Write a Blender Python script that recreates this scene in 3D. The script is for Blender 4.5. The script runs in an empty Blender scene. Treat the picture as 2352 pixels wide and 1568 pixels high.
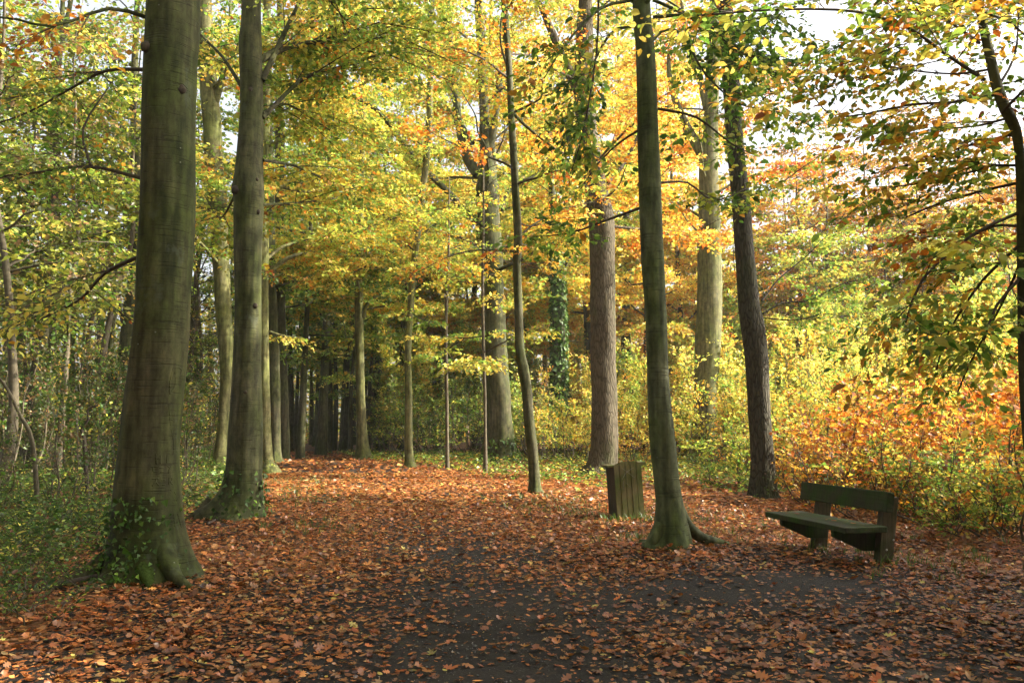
import bpy, math, random
import numpy as np
from math import radians, sin, cos, pi
from mathutils import Vector, Euler
from mathutils.bvhtree import BVHTree

scene = bpy.context.scene
COL = scene.collection

# ------------------------------------------------------------------ camera
FPX, CX, CY = 1907.0, 1176.0, 784.0          # focal length and centre in a 2352 px wide picture
PITCH = math.atan((975.0 - 784.0) / FPX)
CAMZ = 1.5
cam = bpy.data.objects.new('camera', bpy.data.cameras.new('camera'))
COL.objects.link(cam)
cam.location = (0, 0, CAMZ)
cam.rotation_euler = (pi / 2 + PITCH, 0, 0)
cam.data.sensor_width = 36.0
cam.data.lens = 36.0 * FPX / 2352.0
cam.data.clip_start = 0.05
cam.data.clip_end = 2000
scene.camera = cam

# ------------------------------------------------------------------ light
SUN_AZ, SUN_EL = radians(86), radians(33)      # azimuth from +Y towards +X
world = bpy.data.worlds.new('World')
scene.world = world
world.use_nodes = True
wn = world.node_tree
sky = wn.nodes.new('ShaderNodeTexSky')
sky.sky_type = 'NISHITA'
sky.sun_disc = False
sky.sun_elevation = SUN_EL
sky.sun_rotation = SUN_AZ
sky.air_density = 0.8
sky.dust_density = 7.0
sky.ozone_density = 0.3
bgn = wn.nodes['Background']
hz = wn.nodes.new('ShaderNodeHueSaturation')              # thin high cloud whitens the sky
hz.inputs['Saturation'].default_value = .38
wn.links.new(sky.outputs[0], hz.inputs['Color'])
wn.links.new(hz.outputs[0], bgn.inputs[0])
bgn.inputs[1].default_value = 0.15
sl = bpy.data.lights.new('sun', 'SUN')
sl.energy = 4.0
sl.angle = radians(0.5)
sl.color = (1.0, 0.91, 0.74)
sun = bpy.data.objects.new('sun', sl)
COL.objects.link(sun)
sd = Vector((sin(SUN_AZ) * cos(SUN_EL), cos(SUN_AZ) * cos(SUN_EL), sin(SUN_EL)))
sun.rotation_euler = sd.to_track_quat('Z', 'Y').to_euler()
sun.location = sd * 60
scene.view_settings.view_transform = 'Standard'
scene.view_settings.look = 'None'
scene.view_settings.exposure = 1.86
scene.view_settings.gamma = 1.0
cy = scene.cycles
cy.max_bounces = 6
cy.diffuse_bounces = 4
cy.glossy_bounces = 2
cy.transmission_bounces = 4
cy.transparent_max_bounces = 4
cy.caustics_reflective = False
cy.caustics_refractive = False
cy.use_adaptive_sampling = False

# ------------------------------------------------------------------ picture -> place
SP, CP = sin(PITCH), cos(PITCH)
def ray(u, v):
    a = (u - CX) / FPX; b = (CY - v) / FPX
    return np.array([a, CP - b * SP, SP + b * CP])
def at(u, v, d):
    r = ray(u, v); t = d / r[1]
    return np.array([0, 0, CAMZ]) + r * t
def mpp(u, v, d):
    return d / ray(u, v)[1] / FPX

def sm(a, b, x):
    t = np.clip((x - a) / (b - a), 0, 1)
    return t * t * (3 - 2 * t)
def pathx(y):
    """centre line of the path"""
    y = np.asarray(y, float)
    return np.interp(y, [-20, 0, 5, 10, 15, 20, 27, 35, 45, 60, 90], [1.5, .2, -.3, -1.0, -1.9, -2.9, -5.0, -8.3, -13.5, -24, -50])
def pathw(y):
    return np.interp(np.asarray(y, float), [0, 8, 15, 20, 27, 35, 60], [3.6, 3.0, 2.6, 2.5, 2.3, 1.7, 1.5])
def gz(x, y):
    x = np.asarray(x, float); y = np.asarray(y, float)
    h = .035 * np.sin(x * .9 + 1.3) * np.sin(y * .7 + .4) + .02 * np.sin(x * 2.3 + y * 1.9) + .012 * np.sin(x * 4.7 - y * 3.1)
    off = np.abs(x - pathx(y)) - pathw(y)
    h = h * (.25 + .75 * sm(-.5, 2, off)) + .03 * sm(.2, 2.5, off)
    return h

# ------------------------------------------------------------------ mesh helpers
def mesh_from(name, V, polys, cols=None, mats=(), matidx=None, smooth=False):
    """polys: list of int arrays (m,k)"""
    me = bpy.data.meshes.new(name)
    V = np.asarray(V, np.float32)
    me.vertices.add(len(V))
    me.vertices.foreach_set('co', V.ravel())
    ls, tot, lo, off = [], 0, [], 0
    for p in polys:
        p = np.asarray(p, np.int32)
        if not len(p): continue
        m, k = p.shape
        lo.append(p.ravel())
        ls.append(off + np.arange(m) * k)
        off += m * k; tot += m
    me.loops.add(off)
    me.loops.foreach_set('vertex_index', np.concatenate(lo).astype(np.int32))
    me.polygons.add(tot)
    me.polygons.foreach_set('loop_start', np.concatenate(ls).astype(np.int32))
    if matidx is not None:
        me.polygons.foreach_set('material_index', np.asarray(matidx, np.int32))
    if smooth is True:
        me.polygons.foreach_set('use_smooth', np.ones(tot, bool))
    elif smooth is False:
        me.polygons.foreach_set('use_smooth', np.zeros(tot, bool))
    else:
        me.polygons.foreach_set('use_smooth', np.asarray(smooth, bool))
    if cols is not None:
        at_ = me.attributes.new('tint', 'FLOAT_COLOR', 'FACE')
        c4 = np.ones((tot, 4), np.float32); c4[:, :3] = cols
        at_.data.foreach_set('color', c4.ravel())
    for m in mats: me.materials.append(m)
    me.update(calc_edges=True)
    me.validate()
    return me

def link(name, me, parent=None, loc=(0, 0, 0)):
    o = bpy.data.objects.new(name, me)
    COL.objects.link(o)
    o.location = loc
    if parent is not None: o.parent = parent
    return o
def tag(o, label=None, cat=None, group=None, kind=None):
    if label: o['label'] = label
    if cat: o['category'] = cat
    if group: o['group'] = group
    if kind: o['kind'] = kind
    return o
def empty(name, loc, label=None, cat=None, group=None):
    o = link(name, None, None, tuple(float(c) for c in loc))
    o.empty_display_size = .2
    return tag(o, label, cat, group)
def dup(root, loc, rotz, scale, label=None, group=None):
    r = root.copy(); COL.objects.link(r)
    r.location = loc; r.rotation_euler = (0, 0, rotz); r.scale = scale
    if label: r['label'] = label
    if group: r['group'] = group
    for ch in list(root.children):
        c = ch.copy(); COL.objects.link(c); c.parent = r
        for g in list(ch.children):
            d = g.copy(); COL.objects.link(d); d.parent = c
    return r

def norm(a):
    return a / np.maximum(np.linalg.norm(a, axis=-1, keepdims=True), 1e-9)

def resample(P, R, step):
    """Catmull-Rom through the points with their radii"""
    P = np.asarray(P, float); R = np.asarray(R, float)
    A = np.concatenate([P, R[:, None]], 1)
    A = np.concatenate([[2 * A[0] - A[1]], A, [2 * A[-1] - A[-2]]])
    out = []
    for i in range(1, len(A) - 2):
        n = max(1, int(np.ceil(np.linalg.norm(A[i + 1, :3] - A[i, :3]) / step)))
        t = (np.arange(n) / n)[:, None]
        p0, p1, p2, p3 = A[i - 1], A[i], A[i + 1], A[i + 2]
        out.append(.5 * ((2 * p1) + (-p0 + p2) * t + (2 * p0 - 5 * p1 + 4 * p2 - p3) * t * t + (-p0 + 3 * p1 - 3 * p2 + p3) * t ** 3))
    out.append(A[-2][None])
    out = np.concatenate(out)
    return out[:, :3], np.maximum(out[:, 3], .002)

def tube(P, R, sides, radial=None, cap=True):
    """verts and quads of a tube; radial(theta (1,s), k (n,1), P) -> factor"""
    P = np.asarray(P, float); n = len(P)
    T = norm(np.gradient(P, axis=0))
    ref = np.array([1., 0, 0]) if abs(T[0, 0]) < .8 else np.array([0, 1., 0])
    N = np.empty_like(P)
    a = ref - T[0] * (ref @ T[0]); N[0] = a / np.linalg.norm(a)
    for i in range(1, n):
        a = N[i - 1] - T[i] * (N[i - 1] @ T[i]); N[i] = a / max(np.linalg.norm(a), 1e-9)
    B = np.cross(T, N)
    th = np.arange(sides) / sides * 2 * pi
    rr = np.asarray(R, float)[:, None] * np.ones((1, sides))
    if radial is not None: rr = rr * radial(th[None, :], P)
    V = P[:, None] + rr[..., None] * (np.cos(th)[None, :, None] * N[:, None] + np.sin(th)[None, :, None] * B[:, None])
    i = np.arange(n - 1)[:, None] * sides; j = np.arange(sides)[None]; j2 = (j + 1) % sides
    Q = np.stack([i + j, i + j2, i + sides + j2, i + sides + j], -1).reshape(-1, 4)
    V = V.reshape(-1, 3)
    if cap:
        V = np.concatenate([V, P[-1:] + T[-1:] * R[-1] * .5])
        top = (n - 1) * sides
        tri = np.stack([top + np.arange(sides), top + (np.arange(sides) + 1) % sides, np.full(sides, len(V) - 1)], -1)
        return V, Q, tri
    return V, Q, np.zeros((0, 3), int)

def thin_twigs(O, E, r0, r1):
    """many straight three-sided twigs O->E"""
    m = len(O)
    D = norm(E - O)
    ref = np.where(np.abs(D[:, 2:3]) < .8, np.array([[0, 0, 1.]]), np.array([[1., 0, 0]]))
    N = norm(np.cross(D, ref)); B = np.cross(D, N)
    V = []
    for base, r in ((O, r0), (E, r1)):
        for k in range(3):
            t = k * 2 * pi / 3
            V.append(base + (N * cos(t) + B * sin(t)) * np.asarray(r).reshape(-1, 1))
    V = np.stack(V, 1).reshape(-1, 3)
    f = np.array([[0, 1, 4, 3], [1, 2, 5, 4], [2, 0, 3, 5]])
    return V, (np.arange(m)[:, None, None] * 6 + f[None]).reshape(-1, 4)

# leaf outlines: x along the leaf, y across, z fold
LEAF = {
    'far': (np.array([[0, 0, 0], [.45, .36, .10], [1, 0, 0], [.45, -.36, .10]]), [[0, 1, 2, 3]]),
    'beech': (np.array([[0, 0, 0], [.34, 0, .05], [.70, 0, .04], [1, 0, -.08], [.30, .27, .10], [.68, .23, .09], [.30, -.27, .10], [.68, -.23, .09]]),
              [[0, 1, 4], [1, 2, 5, 4], [2, 3, 5], [0, 6, 1], [1, 6, 7, 2], [2, 7, 3]]),
    'small': (np.array([[0, 0, 0], [.28, .27, .07], [.66, .25, .08], [1, 0, -.03], [.66, -.25, .08], [.28, -.27, .07]]), [[0, 1, 2, 3], [0, 3, 4, 5]]),
    'oak': (np.array([[0, -.02, 0], [.18, -.05, .01], [.22, -.26, .05], [.38, -.12, .02], [.50, -.42, .09], [.62, -.15, .02], [.80, -.30, .06], [1, 0, -.02],
                      [.80, .30, .06], [.62, .15, .02], [.50, .42, .09], [.38, .12, .02], [.22, .26, .05], [.18, .05, .01]]),
            [[0, 1, 12, 13], [1, 2, 3, 12], [3, 11, 12, 12], [3, 4, 5, 11], [5, 9, 10, 11], [5, 6, 7, 9], [7, 8, 9, 9]]),
    'ivy': (np.array([[0, 0, 0], [.05, .42, .05], [.45, .30, .04], [1, 0, 0], [.45, -.30, .04], [.05, -.42, .05]]), [[0, 1, 2, 3], [0, 3, 4, 5]]),
}
def leaves(P, A, N, S, shape, curl=None):
    """vertex array and faces for many leaves"""
    T, F = LEAF[shape]
    A = norm(A); N = norm(N - A * np.sum(N * A, 1, keepdims=True)); B = np.cross(N, A)
    z = np.tile(T[:, 2], (len(P), 1))
    if curl is not None:
        z = z * curl[:, None] * 2 + curl[:, None] * (T[:, 0] - .5) ** 2 * 1.2
    V = P[:, None] + S[:, None, None] * (T[None, :, 0, None] * A[:, None] + T[None, :, 1, None] * B[:, None] + z[..., None] * N[:, None])
    k = len(T)
    out = {}
    for f in F:
        g = []
        for q in f:
            if q not in g: g.append(q)
        out.setdefault(len(g), []).append(g)
    base = np.arange(len(P))[:, None, None] * k
    polys = [(base + np.array(fs)[None]).reshape(-1, n) for n, fs in out.items()]
    reps = [len(fs) for fs in out.values()]
    return V.reshape(-1, 3), polys, reps

# ------------------------------------------------------------------ materials
def new_mat(name):
    m = bpy.data.materials.new(name); m.use_nodes = True
    nt = m.node_tree; nt.nodes.clear()
    return m, nt, nt.nodes.new('ShaderNodeOutputMaterial')
def N_(nt, t, **kw):
    n = nt.nodes.new(t)
    for k, v in kw.items(): setattr(n, k, v)
    return n
def leaf_mat(name, trans=.5, gloss=.05, rough=.45):
    m, nt, out = new_mat(name)
    a = N_(nt, 'ShaderNodeAttribute', attribute_name='tint')
    d = N_(nt, 'ShaderNodeBsdfDiffuse'); t = N_(nt, 'ShaderNodeBsdfTranslucent')
    g = N_(nt, 'ShaderNodeBsdfGlossy'); g.inputs['Roughness'].default_value = rough
    mx = N_(nt, 'ShaderNodeMixShader'); mx.inputs[0].default_value = trans
    m2 = N_(nt, 'ShaderNodeMixShader'); m2.inputs[0].default_value = gloss
    nt.links.new(a.outputs['Color'], d.inputs[0]); nt.links.new(a.outputs['Color'], t.inputs[0])
    nt.links.new(d.outputs[0], mx.inputs[1]); nt.links.new(t.outputs[0], mx.inputs[2])
    nt.links.new(mx.outputs[0], m2.inputs[1]); nt.links.new(g.outputs[0], m2.inputs[2])
    nt.links.new(m2.outputs[0], out.inputs[0])
    return m
def ramp(nt, src, stops):
    r = N_(nt, 'ShaderNodeValToRGB')
    e = r.color_ramp.elements
    while len(e) < len(stops): e.new(.5)
    for el, (p, c) in zip(e, stops):
        el.position = p; el.color = (*c, 1) if len(c) == 3 else c
    nt.links.new(src, r.inputs[0])
    return r
def noise(nt, vec, scale, detail=4, rough=.6, mapping=None):
    n = N_(nt, 'ShaderNodeTexNoise')
    n.inputs['Scale'].default_value = scale; n.inputs['Detail'].default_value = detail; n.inputs['Roughness'].default_value = rough
    if mapping:
        mp = N_(nt, 'ShaderNodeMapping'); mp.inputs['Scale'].default_value = mapping
        nt.links.new(vec, mp.inputs[0]); vec = mp.outputs[0]
    nt.links.new(vec, n.inputs[0])
    return n
def mixc(nt, f, a, b, mode='MIX'):
    m = N_(nt, 'ShaderNodeMix', data_type='RGBA', blend_type=mode)
    if isinstance(f, (int, float)): m.inputs[0].default_value = f
    else: nt.links.new(f, m.inputs[0])
    for s, x in ((6, a), (7, b)):
        if isinstance(x, tuple): m.inputs[s].default_value = (*x, 1)
        else: nt.links.new(x, m.inputs[s])
    return m.outputs[2]
def finish(nt, out, col, bump, strength, dist, rough=.85, spec=.25):
    p = N_(nt, 'ShaderNodeBsdfPrincipled')
    if isinstance(col, tuple): p.inputs['Base Color'].default_value = (*col, 1)
    else: nt.links.new(col, p.inputs['Base Color'])
    p.inputs['Roughness'].default_value = rough
    p.inputs['Specular IOR Level'].default_value = spec
    if bump is not None:
        b = N_(nt, 'ShaderNodeBump'); b.inputs['Strength'].default_value = strength; b.inputs['Distance'].default_value = dist
        nt.links.new(bump, b.inputs['Height']); nt.links.new(b.outputs[0], p.inputs['Normal'])
    nt.links.new(p.outputs[0], out.inputs[0])
    return p

def beech_bark(name, grey, green, amount=.5):
    m, nt, out = new_mat(name)
    tc = N_(nt, 'ShaderNodeTexCoord'); o = tc.outputs['Object']
    n1 = noise(nt, o, 1.6, 5, .6, (1, 1, .45))
    f1 = ramp(nt, n1.outputs[0], [(max(0, .62 - amount * .5), (0, 0, 0)), (min(1, .80 - amount * .35), (1, 1, 1))])
    c = mixc(nt, f1.outputs[0], grey, green)
    n2 = noise(nt, o, 9, 6, .7, (1, 1, .5))                              # mottling
    f2 = ramp(nt, n2.outputs[0], [(.32, (.45, .45, .43)), (.68, (1.4, 1.36, 1.28))])
    c = mixc(nt, 1.0, c, f2.outputs[0], 'MULTIPLY')
    n3 = noise(nt, o, 6, 3, .6, (.55, .55, 9))                           # fine level creases
    f3 = ramp(nt, n3.outputs[0], [(.33, (.25, .23, .20)), (.43, (1, 1, 1))])
    c = mixc(nt, .5, c, f3.outputs[0], 'MULTIPLY')
    n4 = noise(nt, o, 14, 3, .5, (1, 1, .08))                            # rain streaks
    f4 = ramp(nt, n4.outputs[0], [(.34, (.5, .54, .46)), (.5, (1, 1, 1)), (.68, (1.5, 1.55, 1.5))])
    c = mixc(nt, .75, c, f4.outputs[0], 'MULTIPLY')
    v = N_(nt, 'ShaderNodeTexVoronoi'); v.inputs['Scale'].default_value = 9
    nt.links.new(o, v.inputs[0])
    f5 = ramp(nt, v.outputs['Distance'], [(.05, (1, 1, 1)), (.085, (0, 0, 0))])
    n5 = noise(nt, o, 2.2, 2, .5)
    f6 = ramp(nt, n5.outputs[0], [(.56, (0, 0, 0)), (.60, (1, 1, 1))])
    k = mixc(nt, 1.0, f5.outputs[0], f6.outputs[0], 'MULTIPLY')
    c = mixc(nt, k, c, (.15, .16, .12))                                  # lichen dots
    n7 = noise(nt, o, 2.7, 5, .65, (1, 1, .7))
    f7 = ramp(nt, n7.outputs[0], [(.60, (0, 0, 0)), (.66, (1, 1, 1))])
    f7m = mixc(nt, .35, (0, 0, 0), f7.outputs[0])
    c = mixc(nt, f7m, c, (.085, .10, .072))                                # lichen patches
    bsum = mixc(nt, .5, n2.outputs[0], f3.outputs[0])
    finish(nt, out, c, bsum, .7, .015, .85, .2)
    return m
def oak_bark(name, lo, hi, moss=.3, sc=1.0):
    m, nt, out = new_mat(name)
    tc = N_(nt, 'ShaderNodeTexCoord'); o = tc.outputs['Object']
    w = noise(nt, o, 3, 3, .5)
    off = mixc(nt, .12, o, w.outputs['Color'], 'ADD')
    v = N_(nt, 'ShaderNodeTexVoronoi', feature='DISTANCE_TO_EDGE'); v.inputs['Scale'].default_value = 15 * sc
    mp = N_(nt, 'ShaderNodeMapping'); mp.inputs['Scale'].default_value = (1, 1, .16)
    nt.links.new(off, mp.inputs[0]); nt.links.new(mp.outputs[0], v.inputs[0])
    n2 = noise(nt, o, 30, 5, .7, (1, 1, .3))
    f = ramp(nt, v.outputs['Distance'], [(0, (0, 0, 0)), (.16, (.7, .7, .7)), (.45, (1, 1, 1))])
    h = mixc(nt, .35, f.outputs[0], n2.outputs[0])
    c = mixc(nt, h, lo, hi)
    n3 = noise(nt, o, 1.3, 4, .6, (1, 1, .4))
    f3 = ramp(nt, n3.outputs[0], [(.70 - moss * .5, (0, 0, 0)), (.86 - moss * .45, (1, 1, 1))])
    fm = mixc(nt, .65, (0, 0, 0), f3.outputs[0])
    c = mixc(nt, fm, c, (.055, .075, .022))
    finish(nt, out, c, h, .9, .035, .9, .15)
    return m
def wood_mat(name, a, b, algae, amt):
    m, nt, out = new_mat(name)
    tc = N_(nt, 'ShaderNodeTexCoord'); o = tc.outputs['Object']
    n1 = noise(nt, o, 9, 6, .65, (1, 1, .12))
    c = mixc(nt, n1.outputs[0], a, b)
    n2 = noise(nt, o, 3.4, 5, .6)
    f2 = ramp(nt, n2.outputs[0], [(.62 - amt * .4, (0, 0, 0)), (.80 - amt * .3, (1, 1, 1))])
    c = mixc(nt, f2.outputs[0], c, algae)
    n3 = noise(nt, o, 70, 4, .6, (1, 1, .06))
    f3 = ramp(nt, n3.outputs[0], [(.35, (.6, .6, .6)), (.6, (1.1, 1.1, 1.1))])
    c = mixc(nt, .7, c, f3.outputs[0], 'MULTIPLY')
    finish(nt, out, c, n3.outputs[0], .5, .004, .8, .3)
    return m
def plain_mat(name, col, rough=.7, spec=.3, var=.3, sc=12):
    m, nt, out = new_mat(name)
    tc = N_(nt, 'ShaderNodeTexCoord')
    n = noise(nt, tc.outputs['Object'], sc, 5, .6)
    r = ramp(nt, n.outputs[0], [(.3, tuple(c * (1 - var) for c in col)), (.7, tuple(min(1, c * (1 + var)) for c in col))])
    finish(nt, out, r.outputs[0], n.outputs[0], .4, .01, rough, spec)
    return m
def soil_mat(name, dark, mid, pebble, litter=None):
    m, nt, out = new_mat(name)
    tc = N_(nt, 'ShaderNodeTexCoord'); o = tc.outputs['Object']
    n1 = noise(nt, o, .9, 6, .6)
    n2 = noise(nt, o, 38, 6, .75)
    f1 = ramp(nt, n1.outputs[0], [(.35, dark), (.68, mid)])
    f2 = ramp(nt, n2.outputs[0], [(.35, (.5, .5, .5)), (.7, (1.5, 1.5, 1.5))])
    c = mixc(nt, .9, f1.outputs[0], f2.outputs[0], 'MULTIPLY')
    v = N_(nt, 'ShaderNodeTexVoronoi'); v.inputs['Scale'].default_value = 34
    nt.links.new(o, v.inputs[0])
    f3 = ramp(nt, v.outputs['Distance'], [(.16, (1, 1, 1)), (.26, (0, 0, 0))])
    n4 = noise(nt, o, 1.7, 4, .6)
    f4 = ramp(nt, n4.outputs[0], [(.36, (0, 0, 0)), (.56, (.75, .75, .75))])
    k = mixc(nt, 1.0, f3.outputs[0], f4.outputs[0], 'MULTIPLY')
    c = mixc(nt, k, c, pebble)
    if litter:
        v2 = N_(nt, 'ShaderNodeTexVoronoi'); v2.inputs['Scale'].default_value = 11
        nt.links.new(o, v2.inputs[0])
        n5 = noise(nt, o, 2.5, 4, .6)
        f5 = ramp(nt, n5.outputs[0], [(.40, (0, 0, 0)), (.52, (1, 1, 1))])
        bw = N_(nt, 'ShaderNodeRGBToBW'); nt.links.new(v2.outputs['Color'], bw.inputs[0])
        lc = ramp(nt, bw.outputs[0], [(.2, litter[0]), (.5, litter[1]), (.8, litter[2])])
        c = mixc(nt, f5.outputs[0], c, lc.outputs[0])
    finish(nt, out, c, n2.outputs[0], .8, .02, .85, .25)
    return m

M = {}
M['leaf'] = leaf_mat('tree_leaf', .58, .03, .45)
M['litter'] = leaf_mat('fallen_leaf', .22, .07, .42)
M['herb'] = leaf_mat('herb_leaf', .4, .05, .4)
M['ivy'] = leaf_mat('ivy_leaf', .2, .03, .5)
M['beech_big'] = beech_bark('beech_bark_olive', (.082, .070, .040), (.042, .052, .013), .66)
M['beech'] = beech_bark('beech_bark_grey', (.088, .080, .050), (.052, .062, .018), .55)
M['beech_mossy'] = beech_bark('beech_bark_mossy', (.120, .122, .080), (.070, .088, .030), .62)
M['beech_pale'] = beech_bark('beech_bark_pale', (.150, .138, .070), (.105, .118, .036), .5)
M['beech_dark'] = beech_bark('beech_bark_dim', (.070, .062, .038), (.046, .054, .018), .5)
M['oak'] = oak_bark('oak_bark', (.026, .020, .012), (.150, .128, .085), .32, 1.25)
M['oak_dark'] = oak_bark('oak_bark_dark', (.020, .018, .012), (.100, .092, .064), .35, 1.5)
M['twig'] = plain_mat('twig_bark', (.060, .047, .034), .8, .2, .4, 20)
M['stem'] = plain_mat('sapling_bark', (.095, .080, .052), .8, .2, .4, 9)
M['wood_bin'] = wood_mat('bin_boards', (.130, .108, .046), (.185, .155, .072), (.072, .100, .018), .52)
M['wood_bin_side'] = wood_mat('bin_side_boards', (.050, .040, .027), (.078, .062, .042), (.025, .028, .012), .25)  # darker than the front: shade on the bin's left side put into colour
M['wood_bench'] = wood_mat('bench_timber_mossy', (.024, .024, .013), (.070, .064, .036), (.030, .066, .008), .62)
M['wood_post'] = wood_mat('bench_post_timber', (.080, .062, .038), (.130, .104, .064), (.036, .056, .012), .35)
M['scratch'] = plain_mat('scratch', (.26, .26, .21), .8, .2, .2, 60)
M['scar'] = plain_mat('bark_scar', (.022, .017, .010), .9, .1, .3, 40)
M['bolt'] = plain_mat('bolt_steel', (.50, .50, .47), .45, .5, .2, 60)
M['moss'] = plain_mat('moss', (.045, .070, .014), .95, .1, .5, 45)
M['soil'] = soil_mat('path_soil', (.013, .0105, .008), (.030, .025, .020), (.085, .078, .068))
M['floor'] = soil_mat('forest_floor_soil', (.017, .0125, .008), (.036, .026, .016), (.07, .052, .035), ((.05, .024, .010), (.16, .068, .022), (.24, .12, .045)))

PAL = {
    'dgreen': (.045, .095, .014), 'green': (.110, .200, .026), 'lgreen': (.23, .35, .055), 'ygreen': (.40, .44, .062),
    'yellow': (.72, .57, .105), 'gold': (.70, .43, .052), 'amber': (.58, .26, .028), 'orange': (.60, .19, .022),
    'rust': (.34, .10, .018), 'brown': (.19, .085, .030), 'olive': (.115, .125, .030), 'tan': (.30, .19, .08), 'red': (.55, .09, .02),
}
def palette(**w):
    return np.array([PAL[k] for k in w]), np.array(list(w.values()), float) / sum(w.values())
def pick(rng, pal, m, k, cluster=.62, G=None):
    C, W = pal
    a = rng.choice(len(C), size=m, p=W)
    if G is not None:                               # leaves of one limb turn colour together
        g = rng.choice(len(C), size=int(G.max()) + 1, p=W)
        a = np.where(rng.random(m) < .45, g[G], a)
    b = rng.choice(len(C), size=(m, k), p=W)
    i = np.where(rng.random((m, k)) < cluster, a[:, None], b)
    c = C[i] * np.exp(rng.normal(0, .16, (m, k, 1))) * np.exp(rng.normal(0, .14, (m, 1, 1)))
    c = c * np.exp(rng.normal(0, .07, (m, k, 3)))
    return np.clip(c, 0, .82).reshape(-1, 3)

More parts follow.
